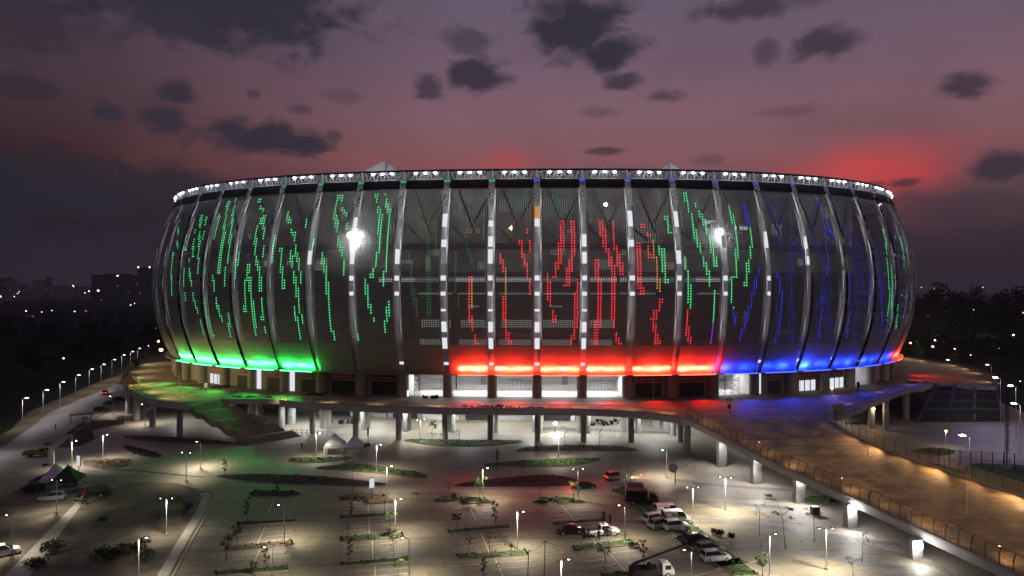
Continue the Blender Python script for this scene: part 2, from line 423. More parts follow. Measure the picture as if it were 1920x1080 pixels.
# LED streaks  (colour, columns, surveyed polyline)
ST = [
 ('G', 1, [(338,410),(334,470)]), ('G', 1, [(350,425),(348,465)]), ('G', 2, [(325,470),(322,550)]), ('G', 1, [(335,480),(336,560)]), ('G', 2, [(332,570),(338,600),(350,630)]),
 ('G', 2, [(379,402),(374,455),(372,508)]), ('G', 1, [(387,405),(384,510)]), ('G', 1, [(355,485),(360,540)]), ('G', 1, [(361,545),(372,590),(384,628)]), ('G', 2, [(376,520),(385,575),(399,628)]),
 ('G', 2, [(430,376),(420,440),(410,510)]), ('G', 2, [(443,372),(435,430),(427,492)]), ('G', 1, [(422,500),(420,535)]), ('G', 1, [(437,505),(429,560),(428,605),(431,628)]), ('G', 1, [(399,515),(404,555),(415,598)]),
 ('G', 2, [(487,370),(496,400),(480,430),(479,475),(488,510),(488,545)]), ('G', 1, [(497,400),(495,470),(503,515)]), ('G', 1, [(490,560),(491,600),(503,628)]), ('G', 2, [(467,495),(460,530),(459,580)]), ('G', 2, [(468,520),(474,575),(480,628)]),
 ('G', 2, [(540,395),(552,440),(560,490),(568,528)]), ('G', 2, [(527,465),(532,540)]), ('G', 2, [(544,470),(555,530),(562,580),(583,631)]), ('G', 1, [(551,575),(557,600),(565,631)]), ('G', 2, [(575,408),(584,440),(587,455)]),
 ('G', 2, [(634,362),(629,390),(634,440),(646,490),(652,530),(660,590),(668,634)]), ('G', 1, [(640,362),(652,410),(662,490)]), ('G', 2, [(604,470),(613,520),(616,570)]), ('G', 1, [(616,575),(621,610),(629,636)]),
 ('G', 2, [(705,360),(714,400),(711,460),(697,515)]), ('G', 2, [(724,360),(731,400),(727,450),(723,505)]), ('G', 1, [(720,505),(716,536)]), ('G', 2, [(686,520),(692,570),(703,600)]), ('G', 2, [(742,510),(734,550),(725,585),(721,620)]),
 ('D', 2, [(783,370),(800,420),(806,470),(805,590)]), ('D', 2, [(768,470),(772,530),(784,590)]), ('D', 3, [(815,400),(823,480)]),
 ('D', 2, [(850,380),(872,440),(890,500)]), ('D', 1, [(854,470),(858,575)]), ('D', 2, [(905,390),(910,450)]),
 ('R', 2, [(882,518),(880,555),(881,590),(897,652)]), ('O', 1, [(886,520),(884,575)]),
 ('D', 2, [(955,358),(975,385)]), ('D', 2, [(985,350),(990,385)]), ('R', 2, [(976,450),(986,490),(999,550),(999,600),(1001,655)]), ('R', 2, [(938,475),(948,520),(945,590),(952,625),(962,655)]), ('O', 1, [(946,500),(949,560)]), ('R', 1, [(990,430),(995,470)]),
 ('D', 3, [(1035,352),(1046,390),(1052,410)]), ('R', 3, [(1053,415),(1051,470),(1040,516)]), ('R', 3, [(1075,412),(1074,470),(1062,532)]), ('R', 2, [(1027,512),(1030,560),(1042,600)]), ('R', 2, [(1087,508),(1080,555),(1080,600),(1068,660)]),
 ('R', 3, [(1125,410),(1135,455),(1147,495)]), ('R', 2, [(1151,410),(1152,455)]), ('R', 3, [(1154,460),(1167,508)]), ('R', 3, [(1117,488),(1126,540),(1121,600),(1118,656)]), ('R', 2, [(1149,500),(1149,590),(1158,630),(1169,662)]),
 ('R', 2, [(1205,420),(1220,436)]), ('R', 3, [(1196,455),(1203,548)]), ('R', 2, [(1212,458),(1222,480)]), ('O', 2, [(1224,450),(1230,490),(1237,545)]), ('G', 2, [(1237,460),(1248,525)]), ('R', 3, [(1241,560),(1225,590),(1230,630),(1240,666)]), ('G', 2, [(1248,405),(1257,432)]), ('R', 1, [(1187,450),(1190,500)]),
 ('G', 2, [(1283,360),(1298,410),(1307,450),(1322,490),(1333,535)]), ('G', 1, [(1338,545),(1336,605)]), ('G', 2, [(1303,380),(1318,405),(1333,450),(1343,494)]), ('G', 2, [(1277,470),(1290,510),(1294,575)]), ('R', 2, [(1289,580),(1290,620),(1298,662)]), ('P', 1, [(1336,608),(1333,657)]), ('G', 1, [(1244,465),(1250,525)]),
 ('G', 2, [(1367,385),(1379,430),(1382,480),(1378,518)]), ('G', 2, [(1403,400),(1409,450),(1401,500),(1398,535)]), ('G', 2, [(1369,515),(1371,555),(1377,580)]), ('B', 1, [(1377,580),(1379,602)]), ('B', 2, [(1422,503),(1408,560),(1398,600),(1388,636)]), ('B', 2, [(1395,380),(1402,420)]),
 ('b', 2, [(1433,365),(1448,395),(1462,440),(1470,480)]), ('b', 2, [(1465,365),(1480,400)]), ('B', 1, [(1458,505),(1466,560),(1462,610),(1448,655)]), ('b', 2, [(1484,520),(1488,590),(1483,650)]), ('b', 4, [(1478,440),(1486,480),(1483,520)]),
 ('b', 2, [(1500,390),(1516,430),(1528,470)]), ('B', 2, [(1528,365),(1550,410),(1563,450)]), ('B', 1, [(1545,420),(1552,500),(1540,560),(1536,630)]), ('b', 3, [(1535,450),(1545,520),(1550,560)]), ('b', 2, [(1555,560),(1557,600),(1552,650)]), ('b', 2, [(1515,480),(1522,560)]),
 ('b', 3, [(1560,372),(1580,410),(1595,460),(1605,490)]), ('B', 1, [(1586,470),(1592,540),(1588,630)]), ('b', 2, [(1605,510),(1608,560),(1600,630)]), ('b', 2, [(1580,500),(1590,570)]),
 ('b', 3, [(1605,375),(1620,420),(1632,470)]), ('B', 1, [(1628,470),(1634,560),(1630,620)]), ('b', 2, [(1648,500),(1650,570)]), ('b', 2, [(1615,500),(1622,600)]),
 ('G', 1, [(1656,430),(1664,500),(1668,560),(1664,600)]), ('B', 1, [(1650,520),(1655,580),(1650,640)]), ('G', 1, [(1688,440),(1695,500)]), ('G', 1, [(1684,570),(1680,615)]), ('G', 1, [(345,500),(347,560)]), ('G', 1, [(366,430),(362,480)]), ('G', 1, [(412,400),(402,450)]), ('G', 1, [(448,470),(440,520)]), ('G', 1, [(515,440),(509,480),(505,520)]),
 ('G', 1, [(1663,415),(1670,450),(1680,490)]), ('G', 2, [(1671,498),(1672,560),(1675,600)]), ('G', 1, [(1683,480),(1682,560)]), ('G', 2, [(1692,480),(1698,540)]), ('G', 1, [(1697,560),(1692,590),(1688,612)]), ('D', 2, [(1668,395),(1683,440)]),
]
EM = {'G': 0, 'D': 1, 'R': 2, 'O': 3, 'B': 4, 'b': 5, 'P': 6}
EMATS = [E_green, E_dgreen, E_red, E_orange, E_blue, E_dblue, E_purple]
leds = {}
DS, DZ = 0.7, 0.74
for colr, w, pl in ST:
    q = [inv(*p) for p in pl]
    q.sort(key=lambda a: -a[1])
    zs = np.array([a[1] for a in q]); ss = np.array([a[0] for a in q])
    jit = rng.integers(0, 12)
    for j in range(int(math.floor(zs[-1] / DZ)), int(zs[0] / DZ) + 1):
        sc = np.interp(-j * DZ, -zs, ss)
        k = math.floor((sc - SOFF) / SP)
        s0 = rib_s(k) + GAP + 0.45
        for i in range(int((SP - 2 * GAP - 0.9) / DS) + 1):
            # a column of the grid is lit while the wandering streak passes over it
            sc2 = np.interp(-(j + (i * 5 % 3)) * DZ, -zs, ss)
            if abs(s0 + i * DS - sc2) <= max(w * .7, 1.05) * DS / 2: leds.setdefault(k, {})[(i, j)] = EM[colr]
# faint blue shimmer over the right bays
for k in (5, 6, 7, 8, 9):
    for _ in range(13):
        i = int(rng.integers(1, 13)); j0 = int(rng.integers(42, 88)); n = int(rng.integers(8, 22))
        for q in range(n):
            ii = i + (q // 7) * (1 if rng.random() < .9 else 0)
            if ii < 14: leds.setdefault(k, {}).setdefault((ii, j0 - q), 5)
# --- the core of the building: bowl wall and floors
def ring(mb, off0, z0, off1, z1, n=220, mi=0, s0=None, s1=None):
    s0 = -PERIM / 2 if s0 is None else s0; s1 = PERIM / 2 if s1 is None else s1
    ss = [s0 + (s1 - s0) * i / n for i in range(n + 1)]
    mb.grid([[fl(s, off0, z0) for s in ss], [fl(s, off1, z1) for s in ss]], mi)
ROOF_IN = -60
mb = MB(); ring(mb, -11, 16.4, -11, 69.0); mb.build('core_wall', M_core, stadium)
mb = MB()
for z, t in ((17.4, 0.9), (22.4, 1.2), (27.2, 0.9), (33.0, 1.4), (36.8, 0.9), (40.2, 0.7), (44.4, 1.1), (52.0, 0.9)):
    o1 = off_at(z) - 1.6
    ring(mb, -11, z, o1, z); ring(mb, o1, z, o1, z - t); ring(mb, o1, z - t, -11, z - t)
mb.build('concourse_floor', M_slab, stadium)
# soffit at the foot of the facade, over the lobby
mb = MB(); ring(mb, 2.3, 16.35, -20, 16.35); mb.build('lobby_ceiling', M_slab, stadium)
# raker beams seen through the mesh
for k in range(-11, 12):
    mb = MB()
    for f0, f1, z0, z1 in ((0.25, 0.62, 67, 55), (0.95, 0.6, 66, 58), (0.1, 0.45, 57, 53)):
        s0, s1 = rib_s(k + f0), rib_s(k + f1)
        a = Vector(fl(s0, 0.3, z0)); b = Vector(fl(s1, 1.8, z1)); mb.tube(a, b, 0.34, n=6)
    mb.build('raker_beam', M_slab, stadium)
# lit openings of the core wall
def win(k, f0, f1, z0, z1, m, off=-10.9):
    s0, s1 = rib_s(k + f0), rib_s(k + f1)
    ss = [s0 + (s1 - s0) * i / 4 for i in range(5)]
    mb = MB(); mb.grid([[fl(s, off, z0) for s in ss], [fl(s, off, z1) for s in ss]])
    return mb.build('lit_opening', m, stadium)
for k in range(-10, 11):
    if -4 <= k <= 4:
        win(k, 0.02, 0.98, 41.9, 43.1, E_win4 if k % 3 else E_win2)
        if k not in (-4, 3): win(k, 0.05, 0.95, 37.9, 38.8, E_win2)
    if -3 <= k <= 1:
        win(k, 0.15, 0.9, 28.3, 31.2, E_win2); win(k, 0.1, 0.85, 23.2, 25.9, E_win2)
    if k in (-2, 0): win(k, 0.3, 0.6, 34.2, 35.0, E_win2)
    n = 2 if -6 <= k <= 3 else 1
    for i in range(n):
        a = rng.uniform(0.05, 0.6); z = rng.choice([45.5, 47.0, 49.5, 53.0, 56.0, 59.0, 62.5])
        win(k, a, a + rng.uniform(0.12, 0.4), z, z + rng.uniform(1.0, 3.6), [E_win2, E_win3, E_win2, E_win2][rng.integers(0, 4)], -10.9 + 0.02 * i)
win(2, .3, .95, 53, 60, E_win2); win(-1, .1, .9, 62, 66, E_win2); win(-2, .2, .9, 61, 65, E_win2); win(0, .1, .9, 61.5, 66, E_win2)
win(4, .25, .8, 59, 60, E_win); win(5, .1, .5, 57.5, 58.6, E_win)

# lamps along the concourses light the bowl wall behind the mesh
for k in range(-11, 12):
    for z, pw, o1 in ((66.5, 470, -3.0), (51.0, 470, -2.0), (43.6, 260, -1.5)):
        if z < 50 and abs(k) > 5: continue
        kk = pw * rng.uniform(.35, 1.25) * (1.0 if -5 <= k <= 4 else .45)
        p = fl(rib_s(k + .5), o1 + off_at(z) - 2.2, z)
        light('AREA', p, kk, (1.0, .97, .9), 7, sy=.6, target=fl(rib_s(k + .5), -11, z - 7), name='concourse_light')
# --- facade bays
zs_p = [24.6, 27, 30, 33, 36, 39, 42, 45, 48, 51, 54, 57, 60, 63, 65.5, 67.4]
zs_s = [16.6, 17.3, 18, 19, 20, 21.5, 23, 24.6]
def arc(z): return float(np.interp(z, PROF_Z, np.concatenate([[0], np.cumsum(np.hypot(np.diff(PROF_Z), np.diff(PROF_O)))])))
for k in range(KMIN, KMAX + 1):
    s0, s1 = rib_s(k) + GAP, rib_s(k + 1) - GAP
    ss = [s0 + (s1 - s0) * i / 6 for i in range(7)]
    mb = MB()
    mb.grid([[SPt(s, z) for s in ss] for z in zs_p], 0, [[(s - s0, arc(z)) for s in ss] for z in zs_p])
    panel = mb.build('facade_panel', M_perf, stadium, smooth=True)
    mb = MB(); mb.grid([[SPt(s, z, 0.02) for s in ss] for z in zs_s])
    mb.grid([[SPt(s, 16.62, 0.02) for s in ss], [SPt(s, 16.62, -0.9) for s in ss]])
    mb.build('skirt_panel', M_skirt, stadium, smooth=True)
    mb = MB(); mb.grid([[SPt(s, z, 0.12) for s in ss] for z in (67.2, 68.5, 69.8)])
    mb.build('header_panel', M_band_black, stadium)
    if k in leds:
        mb = MB()
        for (i, j), mi in leds[k].items():
            s, z = s0 + 0.45 + i * DS, j * DZ
            if z < 24.8 or z > 67: continue
            h = 0.14 if mi not in (1, 5) else 0.125
            a, b = SPt(s - h, z - h, 0.06), SPt(s + h, z - h, 0.06)
            c, d = SPt(s + h, z + h, 0.06), SPt(s - h, z + h, 0.06)
            mb.add([a, b, c, d], [(0, 1, 2, 3)], mi)
        if mb.v: mb.build('light_dot_pattern', EMATS, panel)
# back half needs no ribs in view, front ribs
LITZ = {  # glowing patches standing in for the lit wall behind the gap, per rib: (z0, z1, material)
}
for k in range(-12, 14):
    s = rib_s(k)
    zz = [16.9, 20, 24, 28, 32, 36, 40, 44, 48, 52, 56, 60, 62.4]
    mb = MB(); w = 1.3
    mb.grid([[SPt(s - w, z, -1.1) for z in zz], [SPt(s - w * .6, z, -.9) for z in zz], [SPt(s + w * .6, z, -.9) for z in zz], [SPt(s + w, z, -1.1) for z in zz]][::-1])
    rib = mb.build('facade_rib', M_rib, stadium)
    bands = []
    if -4 <= k <= 5: bands += [(42.0, 43.3, E_win), (38.0, 39.0, E_win)]
    if -2 <= k <= 1: bands += [(28.2, 31.0, E_win), (23.6, 26.6, E_win), (33.8, 34.4, E_win)]
    if -5 <= k <= 6:
        for z in (46.5, 51, 56.5):
            if rng.random() < 0.62: bands.append((z, z + rng.uniform(1.5, 4.5), E_win if rng.random() < .6 else E_win2))
    elif rng.random() < 0.5:
        z = rng.uniform(40, 58); bands.append((z, z + 1.5, E_win2))
    if k == 0: bands.append((57.5, 62.0, E_amber))
    if k in (-2, -1, 0, 1, -3): bands.append((19.0, 19.8, E_win))
    if k in (5, 6, 7): bands.append((19.2, 20.0, E_win))
    for z0, z1, m in bands:
        mb = MB(); z2 = (z0 + z1) / 2; ww = 0.6 if k % 2 else 0.66
        mb.grid([[SPt(s - ww, z, -.86), SPt(s + ww, z, -.86)] for z in (z0, z2, z1)])
        mb.build('glow_patch', m, rib)  # glow put on the rib where the lit interior wall would show
    if -8 <= k <= 8:
        mb = MB(); mb.grid([[SPt(s - 1.0, z, -.5), SPt(s + 1.0, z, -.5)] for z in (69.3, 69.9)])
        mb.build('head_strip', E_hgreen if k < 0 else E_hblue, rib)
    # lattice head of the rib
    mb = MB(); a = 1.0
    for i in range(6):
        z0, z1 = 62.4 + i * 1.25, 63.65 + i * 1.25
        mb.tube(SPt(s - a, z0, -.8), SPt(s + a, z1, -.8), 0.13, n=5); mb.tube(SPt(s + a, z0, -.8), SPt(s - a, z1, -.8), 0.13, n=5)
    for sg in (-1, 1): mb.path([SPt(s + sg * a, z, -.8) for z in (62.4, 66, 70)], 0.16, 5)
    mb.build('rib_lattice', M_truss, rib)
    for z0, z1, pw in ((46, 68, 110), (26, 45, 50)):
        zm = (z0 + z1) / 2; sd = 1 if k <= 0 else -1
        p = Vector(SPt(s + sd * 1.08, zm, -.22)); tg = Vector(SPt(s - sd * .25, zm, -1.0))
        up = (Vector(SPt(s, z1, 0)) - Vector(SPt(s, z0, 0))).normalized()
        l = light('AREA', p, pw * rng.uniform(.6, 1.3), (.95, .97, 1.0), z1 - z0, sy=.3, name='rib_light')
        zd = -(tg - p).normalized(); zd = (zd - up * zd.dot(up)).normalized(); yd = zd.cross(up)
        l.rotation_euler = Matrix((up, yd, zd)).transposed().to_euler()
# rim: cap, truss, lamps
mb = MB()
ring(mb, 0.9, 72.3, 0.9, 72.75, n=180); ring(mb, 0.9, 72.75, -3.2, 73.1, n=180); ring(mb, -0.4, 72.3, 0.9, 72.3, n=180)
mb.build('roof_edge', M_band_black, stadium)
mb = MB(); ring(mb, -4.2, 68.5, -4.2, 73.0, n=180); ring(mb, -4.2, 73.0, ROOF_IN, 77.0, n=180)
mb.build('roof_membrane', M_memb, stadium)
for k in range(-13, 14):
    mb = MB()
    s0 = rib_s(k)
    n = 6
    for i in range(n):
        a, b, c = s0 + SP * (i + .12) / n, s0 + SP * (i + .5) / n, s0 + SP * (i + .88) / n
        top = fl(b, 0.5, 72.1)
        mb.tube(fl(a, 1.1, 69.9), top, 0.13, n=5, caps=False); mb.tube(top, fl(c, 1.1, 69.9), 0.13, n=5, caps=False)
    mb.path([fl(s0 + SP * i / 4, 1.1, 69.9) for i in range(5)], 0.16, 5); mb.path([fl(s0 + SP * i / 4, 0.5, 72.1) for i in range(5)], 0.16, 5)
    mb.tube(fl(s0, 1.0, 69.5), fl(s0, 0.6, 72.4), 0.35, n=6)
    mb.build('rim_truss', M_truss, stadium)
    for f in (0.28, 0.5, 0.72):
        c = fl(s0 + SP * f, 1.15, 71.75)
        mb = MB(); mb.ball((c[0], c[1], c[2]), 0.52 if abs(k) < 8 else 0.33, 0.45, 0.26, 10)
        mb.build('rim_lamp', E_rim, stadium, smooth=True)
    cc = fl(s0 + SP / 2, 2.6, 73.4)
    light('AREA', cc, 110, (0.93, 0.94, 1.0), 9, sy=0.5, target=fl(s0 + SP / 2, -3.0, 70.2), name='rim_light')
# roof peaks behind the rim
for px0, px1, pxp, ztop in ((-78, -40, -54, 94.4), (56, 84, 67, 94.0)):
    mb = MB(); y0 = 292
    n = 10; up = []; lo = []
    pts = []
    for i in range(n + 1):
        t = i / n; x = px0 + (px1 - px0) * t
        tp = (pxp - px0) / (px1 - px0)
        h = 1 - abs(t - tp) / (tp if t < tp else 1 - tp)
        pts.append((x, ztop - 14 + 14 * (h ** 0.9)))
    mb.grid([[(x, y0 - 8, 74) for x, z in pts], [(x, y0, z) for x, z in pts], [(x, y0 + 10, 74) for x, z in pts]])
    pk = mb.build('roof_peak', M_memb, stadium)
    mb = MB()
    mb.path([(x, y0 - .3, z + .2) for x, z in pts], 0.25, 5); mb.tube((pxp, y0 - 8.2, 74), (pxp, y0 - .2, ztop + 1.5), 0.2, n=5)
    mb.build('peak_arch', M_truss, pk)
    light('POINT', ((px0 + px1) / 2, y0 - 22, 86), 9000, (0.9, 0.85, 0.95), 1.0, name='roof_light')

# --- facade foot: wash lights
WASH = {}
for k in (-10, -9, -8, -7, -6): WASH[k] = 'g'
for k in (-2, -1, 0, 1, 2, 3): WASH[k] = 'r'
for k in (4, 5, 6, 7, 8, 9): WASH[k] = 'b'
WASH[10] = 'r'; WASH[11] = 'r'
WC = {'g': ((0.02, 1.0, 0.11), E_sgreen), 'r': ((1.0, 0.017, 0.009), E_sred), 'b': ((0.007, 0.03, 1.0), E_sblue)}
for k, c in WASH.items():
    col, em = WC[c]
    s0, s1 = rib_s(k) + GAP + .2, rib_s(k + 1) - GAP - .2
    if k == -2: s0 += 2.5
    ss = [s0 + (s1 - s0) * i / 5 for i in range(6)]
    mb = MB(); mb.grid([[fl(s, 4.5, 16.4) for s in ss], [fl(s, 4.5, 16.6) for s in ss], [fl(s, 4.3, 16.6) for s in ss]])
    mb.build('light_strip', em, stadium)
    cnt = 4
    for i in range(cnt):
        sm = s0 + (s1 - s0) * (i + .5) / cnt
        p = SPt(sm, 17.3, (0.95 if c != 'b' else 1.45) + 0.2 * (i % 2)); p = (p[0], p[1], 17.5 + .3 * ((i * 7 + k) % 3))
        tg = SPt(sm, 18.1, 0.0)
        wob = ([1.0, 0.7, 1.25, 0.85] if c != 'b' else [2.2, .12, 1.1, .3])[(i + 2 * k) % 4]
        pw = {'g': 1200, 'r': 4300, 'b': 430}[c] * wob
        if k == 6 and i in (0, 3): pw *= 3.5
        if k == 10: pw *= .5
        x0, y0 = plan(sm - .5); x1, y1 = plan(sm + .5)
        l = light('AREA', p, pw, col, (s1 - s0) / cnt * .92, sy=0.25, name='wash_light')
        # long side along the facade, facing the skirt
        zdir = -(Vector(tg) - Vector(p)).normalized(); xdir = Vector((x1 - x0, y1 - y0, 0)).normalized()
        ydir = zdir.cross(xdir).normalized(); xdir = ydir.cross(zdir)
        l.rotation_euler = Matrix((xdir, ydir, zdir)).transposed().to_euler()
    sm = (s0 + s1) / 2
    p = SPt(sm, 16.2, 2.6)
    dp = {'g': 8500, 'r': 8500, 'b': 11000}[c]
    if k == 10: dp *= .4
    far = plan(sm, {'b': 18, 'g': 15, 'r': 11.5}[c])
    light('SPOT', p, dp, col, 0.5, target=(far[0], far[1], 10), spot=R({'b': 92, 'g': 96, 'r': 80}[c]), blend=1.0, name='plaza_wash')
# ledge trim at the bottom of the whole facade
mb = MB(); ring(mb, 4.45, 16.42, 4.45, 16.58, n=220); ring(mb, 4.45, 16.58, 2.4, 16.58, n=220); ring(mb, 2.4, 16.42, 4.45, 16.42, n=220); mb.build('ledge', M_skirt, stadium)

# --- columns under the facade
for k in range(-12, 14):
    x, y = plan(rib_s(k), 0.9)
    mb = MB(); mb.lathe([(1.35, 0), (1.35, 7.0)], (x, y, 10.0), 20)
    mb.build('lobby_column', M_concbeige, stadium, smooth=False)

# --- lobby walls per bay
OPEN = {-3, -2, -1, 0, 1, 4, 8}
def wallseg(s0, s1, off, z0, z1, name, m, th=0.35):
    n = max(1, int((s1 - s0) / 4))
    ss = [s0 + (s1 - s0) * i / n for i in range(n + 1)]
    poly = [plan(s, off) for s in ss] + [plan(s, off - th) for s in ss[::-1]]
    mb = MB(); mb.prism(poly, z0, z1); return mb.build(name, m, stadium)
def slabp(s0, s1, off, z0, z1, name, m, parent, th=0.12):
    n = 2; ss = [s0 + (s1 - s0) * i / n for i in range(n + 1)]
    poly = [plan(s, off) for s in ss] + [plan(s, off - th) for s in ss[::-1]]
    mb = MB(); mb.prism(poly, z0, z1); return mb.build(name, m, parent)
def door_unit(s0, off, w, h, lit, parent, n=2, mf=None, ml=None):
    fr = slabp(s0, s0 + w, off + .1, 10.0, 10 + h, 'gate_door', mf or (M_shutter if not lit else M_dark), parent, .2)
    for i in range(n):
        a = s0 + w * (i + .1) / n; b = s0 + w * (i + .9) / n
        slabp(a, b, off + .16, 10.15, 10 + h - .2, 'door_leaf', ml or (E_win if lit else M_dark), fr, .05)
    return fr
def signboard(s0, s1, off, z0, z1, parent):
    b = slabp(s0, s1, off + .3, z0, z1, 'gate_sign', M_redboard, parent, .15)
    # worn pale lettering, too small to read: short bars of uneven length
    n = int((s1 - s0) / 0.55); mb = MB()
    for i in range(n - 1):
        if i % 5 == 3: continue
        q = s0 + .35 + i * .52; zz = (z0 + z1) / 2; h = (z1 - z0) * .17
        mb.add([fl(q, off + .33, zz - h), fl(q + .33, off + .33, zz - h), fl(q + .33, off + .33, zz + h), fl(q, off + .33, zz + h)], [(0, 1, 2, 3)])
    mb.build('lettering', M_paleletter, b)
    return b
for k in range(KMIN, KMAX + 1):
    a, b = rib_s(k), rib_s(k + 1)
    if k in OPEN and visible(k):
        o = -13.0
        wallseg(a + .2, b - .2, o, 10, 16.4, 'lobby_back_wall', M_white)
        mb = MB(); ss = [a + (b - a) * i / 3 for i in range(4)]
        mb.grid([[fl(s, 0.2, 10.02) for s in ss], [fl(s, o, 10.02) for s in ss]][::-1]); mb.build('lobby_floor', M_floorw, stadium)
        m = (a + b) / 2
        p = plan(m, -6)
        wl = {4: 1800, 8: 1200, -3: 1900}.get(k, 2800)
        light('AREA', (p[0], p[1], 16.2), wl, (0.97, 0.98, 1.0), 8.5, target=(p[0] + (plan(m, 1)[0] - plan(m, 0)[0]) * 5, p[1] + (plan(m, 1)[1] - plan(m, 0)[1]) * 5, 8), name='lobby_light')
        if k in (-3, -1, 1):
            d = door_unit(a + 4.0, o, 4.6, 3.0, False, stadium, 4, M_conc, M_white); signboard(a + 4.6, a + 8.2, o, 15.0, 15.9, stadium)
        if k == -1 or k == 1: door_unit(a + 9.2, o, 2.0, 2.8, False, stadium, 2, M_conc, M_white)
        if k == -2 or k == 0: slabp(a + 7.6, a + 9.4, o + .05, 11.5, 14.5, 'wall_panel', M_conc, stadium)
    else:
        o = 0.0
        w = wallseg(a, b, o, 10, 16.4, 'lobby_wall', M_concbeige)
        if not visible(k): continue
        if k in (-4, -5, 2, 3):
            d = door_unit(a + 2.6, o, 7.2, 3.7, False, stadium, 4)
            signboard(a + 3.4, a + 9.6, o, 14.2, 15.5, stadium)
        elif k in (-6, -7, -8, 5):
            door_unit(a + 5.0, o, 4.4, 3.6, False, stadium, 2); signboard(a + 5.4, a + 9.0, o, 14.3, 15.6, stadium)
        elif k in (-9, 6, 7):
            door_unit(a + 3.4, o, 6.6, 3.4, True, stadium, 3); signboard(a + 4.2, a + 9.0, o, 14.0, 15.2, stadium)
        if k in (-7, -6, 5):
            slabp(a + .9, a + 2.7, o + .15, 10.05, 16.2, 'lit_doorway', E_win, stadium)
# side cheeks of the open recesses
for k in OPEN:
    for e, kk in ((0, k - 1), (1, k + 1)):
        if kk in OPEN: continue
        s = rib_s(k + e) + (-.1 if e else .1)
        a, b = plan(s, 0), plan(s, -13)
        t = Vector((b[0] - a[0], b[1] - a[1], 0)).normalized(); nn = Vector((-t.y, t.x, 0)) * .15
        mb = MB(); mb.prism([(a[0] + nn.x, a[1] + nn.y), (b[0] + nn.x, b[1] + nn.y), (b[0] - nn.x, b[1] - nn.y), (a[0] - nn.x, a[1] - nn.y)], 10, 16.4)
        mb.build('recess_wall', M_white, stadium)

# floodlights in the gaps, shining out
for k, px, py in ((-4, 668, 443), (4, 1347, 436)):
    s, z = inv(px, py)
    c = Vector(SPt(s, z, 0.6)); o = Vector(SPt(s, z, 4.0))
    mb = MB(); dr = (o - c).normalized()
    for i in (-1, 0, 1) if k < 0 else (0,):
        q = c + Vector((i * 1.3, 0, (0.2 if i else 0)))
        mb.tube(q, q + dr * .5, 0.75, 0.95, 12)
    hd = mb.build('floodlight', M_dark, stadium)
    mb = MB()
    for i in (-1, 0, 1) if k < 0 else (0,):
        q = c + dr * .55 + Vector((i * 1.3, 0, (0.2 if i else 0)))
        mb.ball((q.x, q.y, q.z), .8, .8, .8, 10)
    mb.build('flood_lens', E_flood, hd, smooth=True)
    light('SPOT', o + dr * 1.0, 3500, (1, .98, .97), 0.6, target=(o.x * .8, 120, 0), spot=R(95), blend=1.0, name='flood_light')
    light('POINT', Vector(SPt(s, z - 1.5, 1.2)), 330, (1, .98, 1), 0.5, name='flood_spill')
s, z = inv(958, 427); p = SPt(s, z, -2.0)
mb = MB(); mb.ball(p, .55); mb.build('amber_lamp', E_lamp_warm, stadium)
light('POINT', SPt(s, z, -1.2), 500, (1, .5, .1), .4, name='amber_light')
s, z = inv(1137, 383); p = SPt(s, z, -1.0)
mb = MB(); mb.ball(p, .5); mb.build('work_lamp', E_lamp, stadium)

# podium level under the deck
for i in range(-9, 10):
    s0, s1 = rib_s(i) + .15, rib_s(i + 1) - .15
    dk = i in (-6, -4, -2, 0, 3)
    ss = [s0 + (s1 - s0) * j / 3 for j in range(4)]
    w = wallseg(s0, s1, -18, 0.0, 8.4, 'podium_wall', M_conc if i % 3 else M_white)
    if dk: slabp(s0 + 2, s1 - 1.5, -17.9, 0.05, 4.2, 'dark_opening', M_shutter, w, .1)  # dark panel paints the gloom of an opening onto the wall
    else: slabp(s0 + 1, s1 - 1, -17.88, 5.2, 7.0, 'podium_band', M_white, w, .1)
    x, y = plan(rib_s(i), -2); 
    mb = MB(); mb.lathe([(1.2, 0), (1.2, 8.5)], (x, y, 0.0), 14); mb.build('podium_column', M_conc, stadium)
# ------------------------------------------------------------------ ground
mb = MB()
n = 64
mb.add([(6500 * math.cos(2 * math.pi * i / n), 6500 * math.sin(2 * math.pi * i / n) + 200, -0.06) for i in range(n)], [tuple(range(n))])
struct(mb.build('ground', M_land, local=True))
plaza_poly = [(-112, 150), (-122, 190), (-134, 235), (-150, 300), (-150, 350), (175, 350), (178, 260), (160, 205), (150, 170), (112, 152), (98, 140), (92, 112), (110, 84), (60, 78), (62, 98), (40, 128), (12, 133), (-30, 134), (-60, 146), (-95, 146)]
mb = MB(); mb.sheet(plaza_poly, 0.0); struct(mb.build('plaza', M_plaza, local=True))
lot_poly = [(-112, 150), (-95, 146), (-60, 146), (-30, 134), (12, 133), (40, 128), (62, 98), (60, 78), (30, 76), (-60, 76), (-100, 80), (-118, 120)]
mb = MB(); mb.sheet(lot_poly, 0.004); struct(mb.build('parking_lot', M_lot, local=True))
road_poly = [(-95, 90), (-112, 150), (-122, 190), (-134, 235), (-150, 300), (-168, 370), (-182, 368), (-166, 291), (-149, 220), (-138, 196), (-127.6, 170), (-118, 130), (-110, 90)]
mb = MB(); mb.sheet(road_poly, 0.008); struct(mb.build('road', M_asphalt, local=True))
vr = [(-110, 90), (-118, 130), (-127.6, 170), (-138, 196), (-149, 220), (-166, 291), (-182, 368), (-192, 368), (-176, 291), (-156, 220), (-142, 194), (-133, 168), (-126, 130), (-118, 90)]
mb = MB(); mb.sheet(vr, 0.002); struct(mb.build('roadside_verge', M_brownsoil, local=True))
